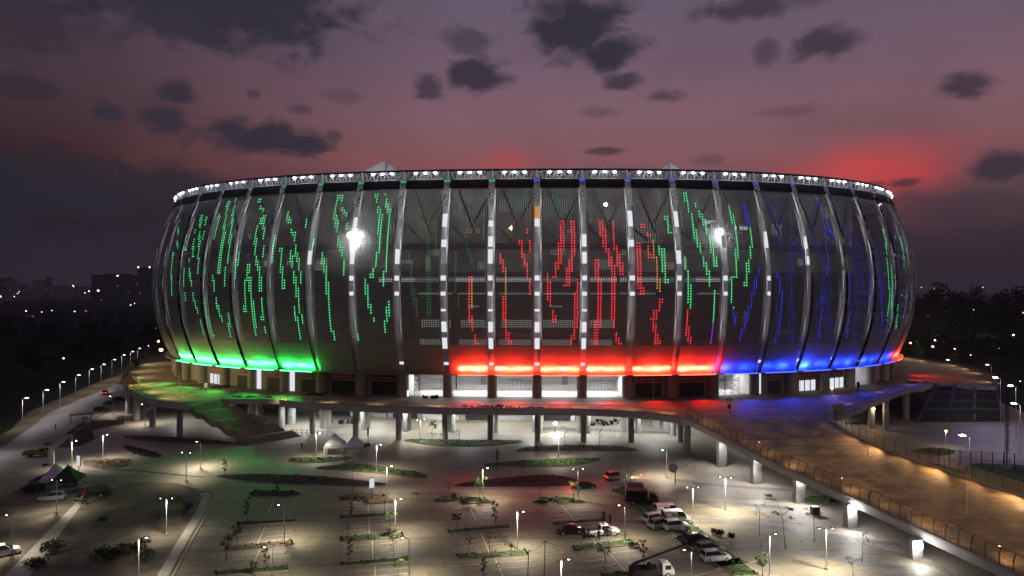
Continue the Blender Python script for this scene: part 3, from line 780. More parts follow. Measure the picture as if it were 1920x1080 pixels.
# muddy unlit corner at the lower left
mud = [at(0, 935), at(60, 905), at(150, 950), at(235, 905), at(330, 905), at(395, 925), at(372, 985), at(318, 1085), at(0, 1085)]
mb = MB(); mb.sheet(mud, 0.012); struct(mb.build('muddy_ground', M_mud, local=True))
g = [at(1930, 872), at(1830, 868), at(1800, 880), at(1740, 866), at(1800, 900), at(1930, 945)]
mb = MB(); mb.sheet(g, 0.004); struct(mb.build('lawn', M_grass, local=True))
rp = [at(1930, 868), at(1820, 842), at(1790, 838), at(1840, 860), at(1935, 884)]
# paving bands across the pale plaza
bands = [[(1300, 904), (1470, 916), (1490, 921), (1460, 921), (1300, 909)], [(1302, 970), (1420, 981), (1560, 1001), (1690, 1019), (1690, 1026), (1550, 1009), (1420, 988), (1302, 974)],
         [(1405, 1020), (1480, 1027), (1600, 1047), (1700, 1062), (1700, 1072), (1590, 1057), (1470, 1035), (1400, 1027)],
         [(1290, 938), (1380, 941), (1480, 950), (1480, 956), (1380, 948), (1290, 943)], [(1000, 800), (1180, 806), (1300, 813), (1300, 817), (1180, 811), (1000, 804)]]
for b in bands:
    mb = MB(); mb.sheet([at(*p) for p in b], 0.016); struct(mb.build('paving_band', M_band, local=True))
# concrete footpath and kerb lines
mb = MB(); mb.sheet([at(146, 939), at(158, 939), (at(52, 1085)), at(4, 1085)], 0.03); struct(mb.build('footpath', M_kerb, local=True))
def ribbon(pts, w, z0, z1, name, m):
    L = []; Rr = []
    for i, p in enumerate(pts):
        a = pts[max(0, i - 1)]; b = pts[min(len(pts) - 1, i + 1)]
        t = Vector((b[0] - a[0], b[1] - a[1], 0)).normalized(); nn = Vector((-t.y, t.x, 0)) * (w / 2)
        L.append((p[0] + nn.x, p[1] + nn.y)); Rr.append((p[0] - nn.x, p[1] - nn.y))
    mb = MB(); mb.prism(L + Rr[::-1], z0, z1)
    return mb.build(name, m, local=True)
struct(ribbon([at(*p) for p in [(396, 921), (403, 924), (404, 932), (392, 957), (372, 992), (340, 1050), (322, 1085)]], 0.3, 0.0, 0.16, 'kerb', M_kerb))
struct(ribbon([at(*p) for p in [(380, 924), (388, 930), (378, 957), (356, 992), (322, 1050), (302, 1085)]], 1.5, 0.0, 0.06, 'footpath', M_kerb))
struct(ribbon([at(*p) for p in [(112, 842), (140, 808), (182, 778), (214, 760)]], 0.3, 0.0, 0.15, 'kerb', M_kerb))
struct(ribbon([at(*p) for p in [(160, 874), (200, 880), (260, 883), (330, 890), (385, 895)]], 0.25, 0.0, 0.12, 'kerb', M_band))

# ------------------------------------------------------------------ planting beds (islands)
def smooth_poly(P, it=2):
    for _ in range(it):
        Q = []
        for i in range(len(P)):
            a, b = Vector(P[i]), Vector(P[(i + 1) % len(P)])
            Q += [a * .75 + b * .25, a * .25 + b * .75]
        P = Q
    return P
def inset(P, d):
    ar = sum(P[i][0] * P[(i + 1) % len(P)][1] - P[(i + 1) % len(P)][0] * P[i][1] for i in range(len(P)))
    if ar < 0: P = P[::-1]
    out = []
    for i in range(len(P)):
        a, b, c = Vector(P[i - 1][:2]), Vector(P[i][:2]), Vector(P[(i + 1) % len(P)][:2])
        e1 = (b - a).normalized(); e2 = (c - b).normalized()
        n1 = Vector((-e1.y, e1.x)); n2 = Vector((-e2.y, e2.x)); nn = (n1 + n2)
        if nn.length < 1e-4: nn = n1
        nn.normalize(); k = max(.5, nn.dot(n1))
        out.append(b + nn * (d / k))
    return out
def island(pts, label, fill, kerb=True, curvy=True, group='planting beds in the car park', mound=0.0):
    P = [at(*p) for p in pts]
    if curvy: P = smooth_poly(P, 2)
    c = sum(P, Vector()) / len(P)
    t = thing('planting_bed', label, 'planting bed', (c.x, c.y, 0), 0, group)
    mb = MB(); mb.prism(P, 0.0, 0.16); mb.build('kerb', M_kerb if kerb else M_band, t)
    I = inset([tuple(p) for p in P], 0.16)
    mb = MB(); mb.prism(I, 0.15, 0.2 + mound)
    # blades and clods break the even top
    for _ in range(int(min(260, 20 + 3 * len(pts) * (P[0] - P[len(P) // 2]).length))):
        i = random.randrange(len(I)); u = random.random() ** .5
        q = Vector(I[i]).lerp(Vector(I[(i + len(I) // 2 + random.randint(-3, 3)) % len(I)]), random.random())
        h = random.uniform(.06, .22); w = random.uniform(.08, .3); a = random.random() * 3.1
        dx, dy = math.cos(a) * w, math.sin(a) * w; zz = .2 + mound
        mb.add([(q.x - dx, q.y - dy, zz - .02), (q.x + dx, q.y + dy, zz - .02), (q.x + dx * .4, q.y + dy * .4, zz + h), (q.x - dx * .5, q.y - dy * .5, zz + h * .8)], [(0, 1, 2, 3)])
    mb.build('grass_cover' if fill in (M_grass,) else 'soil_cover', fill, t)
    return t
G, S, B = M_grass, M_soil, M_brownsoil
island([(107,841),(140,812),(172,790),(236,788),(232,797),(190,803),(176,808),(178,823),(150,838)], 'dark wedge-shaped bed beside the row of parked motorcycles', S, curvy=False)
island([(225,837),(246,836),(303,851),(306,860),(253,856)], 'dark leaf-shaped soil bed on the left, above the brown-green bed', S)
island([(151,866),(175,862),(243,860),(250,866),(239,876),(197,879),(155,874)], 'brown-green oval bed beside the lit white sign panel', B)
island([(225,817),(303,819),(380,824),(436,829),(440,834),(317,830),(246,825)], 'long thin brown bed at the foot of the grand staircase', B, kerb=False)
island([(380,893),(480,889),(600,893),(690,903),(742,910),(690,914),(600,911),(480,906)], 'longest dark soil bed crossing the left half of the car park edge', S)
island([(534,864),(557,858),(656,857),(668,860),(617,867),(557,869)], 'grassy bed with a pale plate just below the two white tents', G)
island([(578,879),(635,872),(691,871),(740,880),(790,886),(806,895),(790,898),(723,889),(635,882)], 'curved grassy bed ending in a rounded tip below the white tents', G)
island([(748,825),(780,824),(913,826),(990,826),(960,833),(870,839),(800,835)], 'dark green bed along the front row of deck columns', G)
island([(962,846),(995,837),(1101,834),(1171,838),(1210,846),(1101,846),(981,847)], 'brown leaf-shaped bed in front of the right deck columns', B)
island([(890,873),(960,865),(1066,859),(1136,860),(1111,868),(1066,876),(960,876)], 'long green leaf-shaped bed with a low white wall', G)
island([(843,912),(880,904),(960,895),(1033,890),(1080,898),(1096,910),(1050,914),(960,915),(870,915)], 'dark bed lit red along its upper edge, beside the red tail light', S)
L = 'car park islands'
island([(635,934),(656,929),(726,930),(742,943),(688,946),(684,939),(638,939)], 'small kerbed island holding the white sign board on a post', B, curvy=False, group=L)
island([(637,969),(746,962),(746,967),(638,974)], 'first thin grass strip below the sign board island', G, curvy=False, group=L)
island([(638,1008),(755,1000),(758,1008),(638,1016)], 'grass strip with a leafy sapling and a lit lamp post at its right end', G, curvy=False, group=L)
island([(638,1056),(765,1046),(765,1054),(640,1063)], 'lowest dark grass strip in the middle-left parking column', G, curvy=False, group=L)
island([(813,941),(832,932),(910,935),(920,943),(867,946),(864,939)], 'rounded kerbed island under the bright lime-green sapling', G, curvy=False, group=L)
island([(837,996),(952,986),(956,992),(843,1000)], 'dark grass strip under the tall columnar sapling', G, curvy=False, group=L)
island([(855,1042),(985,1032),(991,1041),(862,1050)], 'green strip at the foot of the tall lamp left of the bare posts', G, curvy=False, group=L)
island([(997,943),(1013,934),(1045,933),(1075,936),(1099,943),(1048,947),(1041,940),(1027,940),(1022,946)], 'notched grassy island between the two dark moving vehicles and the sedan', G, curvy=False, group=L)
island([(1037,982),(1129,974),(1135,979),(1037,987)], 'dark grass strip behind the burgundy sedan', G, curvy=False, group=L)
island([(1073,1026),(1182,1014),(1191,1022),(1076,1034)], 'grass strip in front of the white pickup with a low rail on it', G, curvy=False, group=L)
island([(1125,1078),(1203,1069),(1206,1078),(1130,1086)], 'dark grass strip under the boom truck at the bottom edge', G, curvy=False, group=L)
island([(467,927),(478,920),(551,922),(563,928),(536,933),(473,931)], 'unlit soil island at the top of the left parking column', S, curvy=False, group=L)
island([(444,981),(553,975),(553,980),(444,987)], 'unlit thin strip behind the lamp post of the left parking column', S, curvy=False, group=L)
island([(422,1027),(547,1014),(551,1022),(424,1033)], 'brown strip at the foot of the lit lamp in the left parking column', B, curvy=False, group=L)
island([(402,1073),(540,1062),(541,1071),(404,1081)], 'lowest grass strip of the left parking column beside the bright green bush', G, curvy=False, group=L)
island([(1147,921),(1175,910),(1228,943),(1312,992),(1428,1082),(1378,1082),(1318,1045),(1265,1002),(1206,955)], 'long grassy verge running diagonally behind the row of white vans', G, curvy=False, group=L)
island([(1262,1010),(1286,1006),(1302,1018),(1280,1024)], 'small dark corner bed beside the black hatchback', S, curvy=False, group=L)
island([(1325,1054),(1385,1048),(1404,1058),(1340,1068)], 'green corner bed in front of the white people carrier', G, curvy=False, group=L)
island([(1495,941),(1513,931),(1562,930),(1578,940),(1574,946),(1521,949)], 'bright green rounded bed under the ramp between two pillars', G, group='planting beds in the car park')
island([(1700,845),(1760,838),(1800,848),(1770,856),(1715,852)], 'dim grass bed on the plaza beyond the ramp', G, group='planting beds in the car park')

# bay lines of the car park
mb = MB()
a0 = R(11.6); ux, uy = math.cos(a0), math.sin(a0); vx, vy = -uy, ux
def seg(p, q, w=0.12):
    p, q = Vector(p[:2]), Vector(q[:2]); t = (q - p).normalized(); nn = Vector((-t.y, t.x)) * w / 2
    mb.sheet([p + nn, q + nn, q - nn, p - nn], 0.02)
for (l, r, top, bot) in (((638, 974), (746, 967), 0, 0), ((638, 1016), (758, 1008), 0, 0), ((640, 1063), (765, 1054), 0, 0), ((640, 941), (742, 945), 0, 0),
                        ((843, 1000), (956, 992), 0, 0), ((862, 1050), (991, 1041), 0, 0), ((838, 947), (920, 944), 0, 0), ((1037, 987), (1135, 979), 0, 0), ((1076, 1034), (1191, 1022), 0, 0), ((1003, 948), (1099, 944), 0, 0),
                        ((444, 987), (553, 980), 0, 0), ((424, 1033), (551, 1022), 0, 0), ((470, 934), (563, 929), 0, 0)):
    A, Bp = at(*l), at(*r)
    for i in range(1, 5):
        o = Vector((-vx, -vy, 0)) * (2.0 * i)
        if random.random() < .85: seg(A + o + Vector((random.uniform(.2, 1.5), 0, 0)), (A + Bp) / 2 + o - Vector((.5, .1, 0)))
        if random.random() < .85: seg((A + Bp) / 2 + o + Vector((.5, .1, 0)), Bp + o)
    m = (A + Bp) / 2; seg(m - Vector((vx, vy, 0)) * .6, m - Vector((vx, vy, 0)) * 9.3, .16)
for p, q in (((1330, 1052), (1262, 1003)), ((1262, 1003), (1205, 956)), ((1290, 1083), (1430, 1049)), ((1240, 1050), (1300, 1040))): seg(at(*p), at(*q), .14)
struct(mb.build('parking_lines', M_line, local=True))
# clods of earth lying about the bays
mb = MB()
for _ in range(150):
    i = random.choice(((638, 975, 110), (640, 1017, 115), (845, 1000, 110), (865, 950, 60), (865, 1052, 120), (1005, 948, 95), (1040, 1040, 150), (430, 1033, 120), (150, 960, 160), (1300, 960, 380), (1400, 1000, 280)))
    p = at(i[0] + random.uniform(0, i[2]), i[1] + random.uniform(2, 26))
    r = random.uniform(.04, .13)
    mb.ball((p.x, p.y, r * .4 + .02), r, r * random.uniform(.6, 1), r * .7, 6)
struct(mb.build('rubble', M_brownsoil, local=True), 'stuff')

# ------------------------------------------------------------------ elevated deck
DZK = 10.0
front_l = [(316,663),(290,669),(275,675),(258,683),(245,690),(235,697),(229,704),(227,710),(229,717),(235,724),(244,731),(255,738),(267,745),(283,750),(300,753),(325,756),(340,757.5)]
FL = [at(x, y, DZK) for x, y in front_l]
stair_top = [Vector((-82.5, 174.5, DZK)), Vector((-78.6, 184.6, DZK))]
FM = [Vector((-62.7, 184.6, DZK)), Vector((-61.8, 181.2, DZK))] + [at(x, y, DZK) for x, y in [(560,756),(610,758.5),(650,760.5),(700,762.5),(760,764.5),(820,766),(890,767),(960,767.5),(1030,767.8),(1090,768.5),(1140,770),(1185,772.5),(1220,775.5),(1255,780),(1280,786)]]
RAMP_L = [(39.9,156.4,10.0),(44,146,8.5),(49.6,130,6.5),(56.8,113,4.8),(62.3,97.5,3.4),(65.5,89,2.6),(70,76,1.4)]
RAMP_R = [(73,156.4,10.0),(72,146,9.2),(73.5,136,8.2),(76.5,129,7.4),(80.8,121,6.3),(86,112,5.1),(94,99,3.9),(104,84,2.7)]
FR = [Vector(p) for p in [(73,156.4,10),(74,158.5,10),(76.5,160.8,10),(80,163.5,10)]] + [at(x, y, DZK) for x, y in [(1620,760),(1650,748),(1675,738),(1700,729),(1730,724),(1754,719)]]
FR2 = [at(x, y, DZK) for x, y in [(1868,723),(1872,717),(1868,710),(1850,700),(1825,692),(1800,685),(1770,680),(1740,676),(1715,672),(1690,669)]]
back = [Vector(p) for p in [(160,340,10),(135,390,10),(80,415,10),(0,420,10),(-70,412,10),(-125,385,10),(-152,345,10)]]
outline = FL + stair_top + FM + FR + FR2 + back
promenade = thing('elevated_promenade', 'raised paved deck on concrete columns circling the stadium, lit green, red and blue', 'promenade', (0, 168, 0))
mb = MB(); mb.prism(outline, 8.55, DZK, 0, 1); mb.build('deck_slab', [M_deck, M_conc], promenade)
def kerbline(pts, w, h, name, m, parent):
    L = []; Rr = []
    mb = MB()
    rows = [[], [], [], []]
    for i, p in enumerate(pts):
        a = pts[max(0, i - 1)]; b = pts[min(len(pts) - 1, i + 1)]
        t = Vector((b[0] - a[0], b[1] - a[1], 0)).normalized(); nn = Vector((-t.y, t.x, 0)) * (w / 2)
        p = Vector(p)
        for r, q in zip(rows, (p - nn, p - nn + Vector((0, 0, h)), p + nn + Vector((0, 0, h)), p + nn)): r.append(q)
    mb.grid(rows); return mb.build(name, m, parent)
def inward(pts, d):
    out = []
    for i, p in enumerate(pts):
        a = pts[max(0, i - 1)]; b = pts[min(len(pts) - 1, i + 1)]
        t = Vector((b[0] - a[0], b[1] - a[1], 0)).normalized(); out.append(Vector(p) + Vector((-t.y, t.x, 0)) * d)
    return out
for seq in (FL, FM[1:], FR, FR2): kerbline(inward(seq, .3), .5, .3, 'edge_kerb', M_concbeige, promenade)
# columns holding the deck up
cols = [(586,812),(667,821),(747.6,824),(834.5,825),(919.5,825.5),(1007.5,826),(1094,827),(1183.6,829),(1276,829),(1289,849),(286,800),(337,819),(256,788),(241,775),
        (606,802),(682,805),(760.5,809),(848,810),(929,811),(1012,812),(1102,812),(1196,812),(1262,815),(1634,803),(1661,807),(1699,786),(1740,768),(1585,795),(1230,800),(528,800),(470,795)]
for x, y in cols:
    p = at(x, y); mb = MB(); r = .78 if y > 806 else .9
    mb.lathe([(r, 0), (r, 8.0), (r * 1.25, 8.3), (r * 1.25, 8.6)], (p.x, p.y, 0), 18); mb.build('deck_column', M_conc, promenade, smooth=False)
for i in range(14):
    x = -95 + i * 11; mb = MB(); mb.box((x, 188, 8.2), (.7, 24, .75)); 
    if not (-84 < x < -55): mb.build('deck_beam', M_conc, promenade)
def resample(pts, step):
    out = [Vector(pts[0])]; acc = 0.0
    for a, b in zip(pts[:-1], pts[1:]):
        a, b = Vector(a), Vector(b); l = (b - a).length; q = step - acc
        while q <= l: out.append(a.lerp(b, q / l)); q += step
        acc = (acc + l) % step
    return out
def railing(pts, label, step, h, curve=0.0, m_post=None, mesh_mat=None, m_rail=None, pr=0.05, name='deck_railing', lat=1):
    pts = [Vector(p) for p in pts]
    t = thing(name, label, 'railing', pts[len(pts) // 2], 0, None)
    fine = resample(pts, step)
    mp = m_post or M_dark; mr = m_rail or M_rail
    nrm = []
    for i, p in enumerate(fine):
        a = fine[max(0, i - 1)]; b = fine[min(len(fine) - 1, i + 1)]
        d = Vector((b.x - a.x, b.y - a.y, 0)).normalized(); nrm.append(Vector((-d.y, d.x, 0)) * lat)
    K = [(0, 0), (.35, -.05), (.65, .02), (.88, .3), (1.0, .75)] if curve else [(0, 0), (1, 0)]
    topl = []
    for p, n in zip(fine, nrm):
        q = [p + Vector((0, 0, h * a)) + n * (curve * b) for a, b in K]
        mb = MB(); mb.path(q, pr, 5); mb.build('post', mp, t); topl.append(q[-1])
    mb = MB(); mb.path(topl, .06, 5); mb.build('top_rail', mr, t)
    if not curve:
        mb = MB(); mb.path([p + Vector((0, 0, h * .5)) for p in fine], .035, 4); mb.build('mid_rail', mr, t)
    if mesh_mat:
        rows = []; uv = []; L = 0
        for j, (a, b) in enumerate(K if curve else [(0.04, 0), (.96, 0)]):
            r = []; u = []; L = 0
            for i, (p, n) in enumerate(zip(fine, nrm)):
                if i: L += (fine[i] - fine[i - 1]).length
                r.append(p + Vector((0, 0, h * a)) + n * (curve * b) + n * .03); u.append((L, h * a))
            rows.append(r); uv.append(u)
        mb = MB(); mb.grid(rows, 0, uv); mb.build('mesh_infill', mesh_mat, t)
    return t, fine
railing(inward(FL, .3), 'thin railing along the left rim of the deck above the road', 3.2, 1.2, m_post=M_rail)
railing(inward(FM[1:], .3), 'thin railing along the front edge of the deck facing the car park', 2.6, 1.2, m_post=M_rail)
railing(inward(FR[3:], .3), 'railing on the deck edge between the ramp and the right staircase', 2.6, 1.2, m_post=M_rail)
railing(inward(FR2, .3), 'railing round the far right rim of the deck', 3.4, 1.2, m_post=M_rail)

# ------------------------------------------------------------------ ramp
ramp = thing('ramp_bridge', 'broad brown paved ramp descending on pillars from the deck to the lower right', 'ramp', (56, 110, 0))
def rs(P, n):
    d = [0]
    for a, b in zip(P[:-1], P[1:]): d.append(d[-1] + (Vector(b) - Vector(a)).length)
    out = []
    for i in range(n + 1):
        q = d[-1] * i / n
        for j in range(len(P) - 1):
            if q <= d[j + 1] + 1e-6:
                out.append(Vector(P[j]).lerp(Vector(P[j + 1]), (q - d[j]) / (d[j + 1] - d[j]))); break
    return out
NL = 26
RL, RR = rs(RAMP_L, NL), rs(RAMP_R, NL)
dn = Vector((0, 0, -1.15))
mb = MB()
rows = [[RL[i].lerp(RR[i], j / 8) for j in range(9)] for i in range(NL + 1)]
mb.grid(rows[::-1], 0)
mb.grid([[p + dn for p in r] for r in rows], 1)
mb.grid([RL, [p + dn for p in RL]], 1); mb.grid([[p + dn for p in RR], RR], 1)
mb.build('ramp_slab', [M_deck, M_conc], ramp)
for seq, sg in ((RL, 1), (RR, -1)): kerbline([p + Vector((.25 * sg, 0, 0)) for p in seq], .45, .28, 'ramp_kerb', M_concbeige, ramp)
pil = [(1347,876),(1411,908),(1491,943.5),(1587,990.5),(1708,1048.5)]
for i, (x, y) in enumerate(pil):
    p = at(x, y); top = float(np.interp(-p.y, [-q[1] for q in RAMP_L], [q[2] for q in RAMP_L])) - .9
    mb = MB(); mb.box((p.x + .9, p.y + .55, top / 2), (2.0, 1.1, top), 0.32); mb.build('ramp_pillar', M_conc, ramp)
    if y < 1000:
        q = p + Vector((14, 4, 0)); mb = MB(); mb.box((q.x, q.y, top / 2 + .3), (1.8, 1.1, top + .6), 0.32); mb.build('ramp_pillar', M_conc, ramp)
    c = Vector((p.x + .7, p.y - .5, top - .55))
    mb = MB(); mb.box((c.x, c.y, c.z), (.7, .35, .5), .32); hd = mb.build('ramp_floodlight', M_dark, ramp)
    mb = MB(); mb.ball((c.x, c.y - .35, c.z), .72 if y < 930 else .6, .35, .6, 10); mb.build('flood_lens', E_flood, hd, smooth=True)
    light('SPOT', (c.x - .3, c.y - 1.4, c.z - .3), (2700 if y < 960 else 1500) if y < 1000 else 900, (1, .96, .9), .25, target=(c.x - 2.5, c.y - 4.5, 0), spot=R(150), blend=.6, name='ramp_flood')
    light('POINT', (c.x, c.y - 1.0, c.z - .2), 70, (1, .97, .93), .2, name='pillar_spill')
# railings with tall curved posts and wire mesh
railing([p + Vector((.25, 0, .28)) for p in RL], 'tall mesh railing with curved posts along the near edge of the ramp', 1.9, 2.3, .75, M_post, M_mesh, M_rail, .075, 'ramp_railing', lat=1)
railing([p + Vector((-.25, 0, .28)) for p in RR], 'tall mesh railing on the far edge of the ramp', 2.4, 2.1, .6, M_post, M_mesh, M_rail, .07, 'ramp_railing', lat=-1)
# curved parapet nose where ramp meets deck
nose = thing('parapet_nose', 'rounded bronze parapet end at the corner between ramp and deck', 'parapet', (76, 161, 10))
mb = MB()
q = [Vector((73.2, 154.5, 10)), Vector((73.2, 157, 10)), Vector((74.2, 159.3, 10)), Vector((76.3, 161.3, 10)), Vector((79, 163.2, 10))]
kerbline(q, .5, 2.2, 'parapet_wall', M_rail, nose); kerbline([p + Vector((0, 0, 2.2)) for p in q], .75, .2, 'coping', M_concbeige, nose)

# warm lamps under the handrails: ramp and deck edge
def warm(p, pw, aim, col=(1.0, .60, .24), sp=140):
    light('SPOT', p, pw, col, .15, target=aim, spot=R(sp), blend=1.0, name='rail_light')
for i in range(1, NL, 2):
    a = RL[i] + Vector((.7, 0, 2.3)); warm(a, (1100 if i % 4 == 1 else 420) * (1 if i > 6 else .35), RL[i].lerp(RR[i], .4))
    a = RR[i] + Vector((-.7, 0, 2.0)); warm(a, (3300 if i % 4 == 3 else 1000) if i > 3 else 160, RR[i].lerp(RL[i], .4))
for i in range(3, 15, 2):
    p = FL[i]; c = Vector((7, 290, 10)); d = (c - p).normalized(); warm(p + d * 1.2 + Vector((0, 0, 5.0)), 5200, p + d * 14, (1.0, .76, .38))
for i in (1, 3, 4, 5, 7, 8): 
    p = FR2[i]; c = Vector((7, 290, 10)); d = (c - p).normalized(); warm(p + d * 1.2 + Vector((0, 0, 2.0)), 1500, p + d * 12, (1.0, .62, .34))
for i in range(1, len(FM), 2):
    p = FM[i]; warm(p + Vector((0, 1.2, 2.2)), 1100, p + Vector((0, 3.2, 0)), (1.0, .72, .38), 105)
for i in (4, 6, 8): 
    p = FR[i]; warm(p + Vector((-1.5, 1.0, 2.2)), 420, p + Vector((-6, 8, 0)), (1.0, .66, .4))
# lamps under the deck
for x, y, pw in ((-62, 193, 900), (-45, 190, 1300), (-30, 188, 1400), (-58, 199, 1500), (-40, 199, 1700), (-22, 199, 1700), (-4, 199, 1700), (14, 199, 1700), (32, 198, 1500), (48, 192, 900), (-12, 187, 1500), (6, 187, 1600), (22, 187, 1600), (38, 184, 1300), (-100, 205, 700), (-85, 200, 500), (60, 175, 500), (95, 200, 500)):
    light('SPOT', (x, y, 7.6), pw * 3.2, (.95, .99, .97), .4, spot=R(160), blend=.6, name='soffit_light')

c = at(1041, 812) + Vector((0, 0, 2.6))
mb = MB(); mb.tube(c - Vector((0, 0, 2.6)), c, .08, n=6); mb.box(c + Vector((0, .1, .1)), (.9, .2, .6)); sl = mb.build('work_lamp', M_dark, promenade)
mb = MB(); mb.ball((c.x, c.y - .15, c.z + .1), .5, .25, .4, 8); mb.build('flood_lens', E_flood, sl, smooth=True)
light('POINT', c + Vector((0, -.8, .1)), 900, (1, .99, .96), .25, name='work_light')
# ------------------------------------------------------------------ staircases
def stairs(name, label, tA, tB, bA, bB, zt, nst, m, side=True, landings=(), strg=0, rail=False):
    c = (Vector(tA) + Vector(tB) + Vector(bA) + Vector(bB)) / 4
    t = thing(name, label, 'staircase', (c.x, c.y, 0))
    tA, tB, bA, bB = map(Vector, (tA, tB, bA, bB))
    tA.z = tB.z = bA.z = bB.z = 0
    mb = MB(); lv = 0; fr = 0.0
    # run fractions, landings take four treads
    w = []
    for i in range(nst): w.append(6.0 if i in landings else 1.0)
    tot = sum(w); pos = [0]
    for q in w: pos.append(pos[-1] + q / tot)
    for i in range(nst):
        a, b = pos[i], pos[i + 1]; z = zt * (1 - (i + 1) / (nst + 1))
        mb.prism([tA.lerp(bA, a), tB.lerp(bB, a), tB.lerp(bB, b), tA.lerp(bA, b)], 0 if i > nst - 3 else max(0, z - 1.6), z)
    mb.build('steps', m, t)
    for li in (landings if strg else ()):
        a, b = pos[li], pos[li + 1]; z = zt * (1 - (li + 1) / (nst + 1))
        mb = MB(); mb.prism([tA.lerp(bA, b - .012), tB.lerp(bB, b - .012), tB.lerp(bB, b + .02), tA.lerp(bA, b + .02)], z - .1, z + .32); mb.build('landing_edge', M_slab, t)
    for s in range(strg + 1 if strg else 0):
        f = s / strg
        a = tA.lerp(tB, f); b = bA.lerp(bB, f)
        mb = MB(); d = (b - a).normalized(); nn = Vector((-d.y, d.x, 0)) * .35
        z0 = Vector((0, 0, zt + .7)); z1 = Vector((0, 0, .7))
        vs = [a + nn + z0, a - nn + z0, b - nn + z1, b + nn + z1, a + nn + z0 * .62, a - nn + z0 * .62, b - nn, b + nn]
        mb.add(vs, [(0, 1, 2, 3), (7, 6, 5, 4), (0, 4, 5, 1), (1, 5, 6, 2), (2, 6, 7, 3), (3, 7, 4, 0)]); mb.build('stringer_wall', M_slab, t)
    return t
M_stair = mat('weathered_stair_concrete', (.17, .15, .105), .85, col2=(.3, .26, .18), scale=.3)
st1 = stairs('grand_staircase', 'unlit grand staircase with landings going down from the left of the deck', (-82.5, 174.5, 0), (-78.6, 184.4, 0), (-66, 174.5, 0), (-57, 184.0, 0), 10, 36, M_stair, landings=(6, 14, 22, 30))
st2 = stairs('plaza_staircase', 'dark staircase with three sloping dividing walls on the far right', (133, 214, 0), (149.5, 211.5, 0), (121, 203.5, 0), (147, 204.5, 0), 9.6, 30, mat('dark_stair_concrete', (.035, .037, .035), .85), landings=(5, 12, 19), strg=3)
# ------------------------------------------------------------------ car park lamps
LH = 5.8
def make_lamp(h, twin=False, power=3500, col=(1.0, .9, .72), name='lamp_post'):
    t = thing(name, 'x', 'street lamp')
    mb = MB(); mb.tube((0, 0, 0), (0, 0, h), .085, .055, 8); mb.box((0, 0, .12), (.35, .35, .24)); mb.build('post', M_lamppost, t, local=True)
    arms = (-1, 1) if twin else (1,)
    mb = MB()
    for s in arms: mb.tube((0, 0, h - .05), (s * .75, 0, h + .12), .04, .035, 6)
    mb.build('arm', M_dark, t, local=True)
    for s in arms:
        mb = MB(); mb.box((s * 1.0, 0, h + .16), (.75, .3, .1), taper=.8); hd = mb.build('lamp_head', M_dark, t, local=True)
        mb = MB(); mb.ball((s * .95, 0, h + .08), .2 if not twin else .09, .12 if not twin else .07, .06, 8); mb.build('lens', E_lamp, hd, local=True)
    l = light('SPOT', (arms[-1] * .3, -.3, h - .05), power, col, .12, target=None, spot=R(148), blend=1.0, parent=t)
    return t
lampA = make_lamp(LH); lampB = make_lamp(LH, True)
GL = 'lamp posts in the car park'
LAMPS = [  # base px, kind, label
 (533,1017,'A','lit lamp post on the brown strip of the left parking column'), (741,1003,'A','lamp post beside the leafy lit sapling on a grass strip'), (905,937,'A','lamp post beside the lime-green sapling on the rounded island'),
 (970,1030,'A','lamp post at the right end of the green strip beside bare posts'), (767,1090,'A','bright lamp post at the bottom edge near the lowest middle strip'), (510,1108,'A','bright lamp post next to the glowing green bush at the bottom'),
 (349,902,'B','twin-armed lamp post behind the kerb corner of the muddy ground'), (376,878,'A','lamp post with a bright pool on the paving left of the dark bed'), (193,862,'A','lamp post between the two soil beds on the left'),
 (135,876,'A','small lamp post beside the white sign panel on the left'), (725,932,'A','lamp post rising from the sign board island'), (706,884,'A','lamp post on the curved grassy bed below the white tents'),
 (593,858,'A','lamp post just left of the two white tents'), (789,829,'B','twin-armed lamp post on the green bed under the deck'), (1047,863,'B','lamp post on the brown leaf-shaped bed'),
 (1084,938,'B','twin-armed lamp post beside the glowing red tail light'), (1250,896,'A','lamp post left of the round grey sign'), (1299,978,'B','twin-armed lamp post behind the white vans'),
 (1360,956,'B','twin-armed lamp post alone on the pale plaza'), (1172,1018,'A','lamp post on the grass strip in front of the white pickup'), (1052,1136,'A','lamp post cut by the bottom edge left of the boom truck'),
 (1297,1116,'A','lamp post cut by the bottom edge right of the boom truck'), (1443,1082,'A','lamp post beside the broad-leaved sapling at the bottom right'), (1549,1068,'B','twin-armed lamp post among the saplings on the pale plaza'),
 (260,1090,'A','lamp post by the overgrown mound at the bottom left'), (312,1002,'B','twin-armed lamp post on the muddy ground by the brown heap'), (106,962,'B','lamp post in front of the dark tents and parked cars'),
 (23,1040,'A','lamp post next to the white car at the left edge'), (213,778,'A','small lamp post at the edge of the road under the deck'), (272,796,'A','small lamp post between the deck columns on the left'),
]
PW = {533:1.1,741:1.2,905:1.0,970:1.3,767:1.2,510:1.1,349:.6,376:1.3,193:.75,135:.9,725:.7,706:.9,593:.7,789:.8,1047:.8,1084:.7,1250:1.0,1299:1.5,1360:1.9,1172:1.1,1052:1.1,1297:1.0,1443:1.7,1549:2.0,260:.5,312:.8,106:.85,23:.7,213:.5,272:.9}
for i, (x, y, k, lb) in enumerate(LAMPS):
    src = lampA if k == 'A' else lampB
    c = dup(src, at(x, y), R(random.choice((0, 20, -15, 190, 170))), lb, GL)
    for ch in c.children:
        if ch.type == 'LIGHT': ch.data = ch.data.copy(); ch.data.energy *= PW[x]
for s in (lampA, lampB):
    for ch in list(s.children):
        for g in list(ch.children): bpy.data.objects.remove(g)
        bpy.data.objects.remove(ch)
    bpy.data.objects.remove(s)
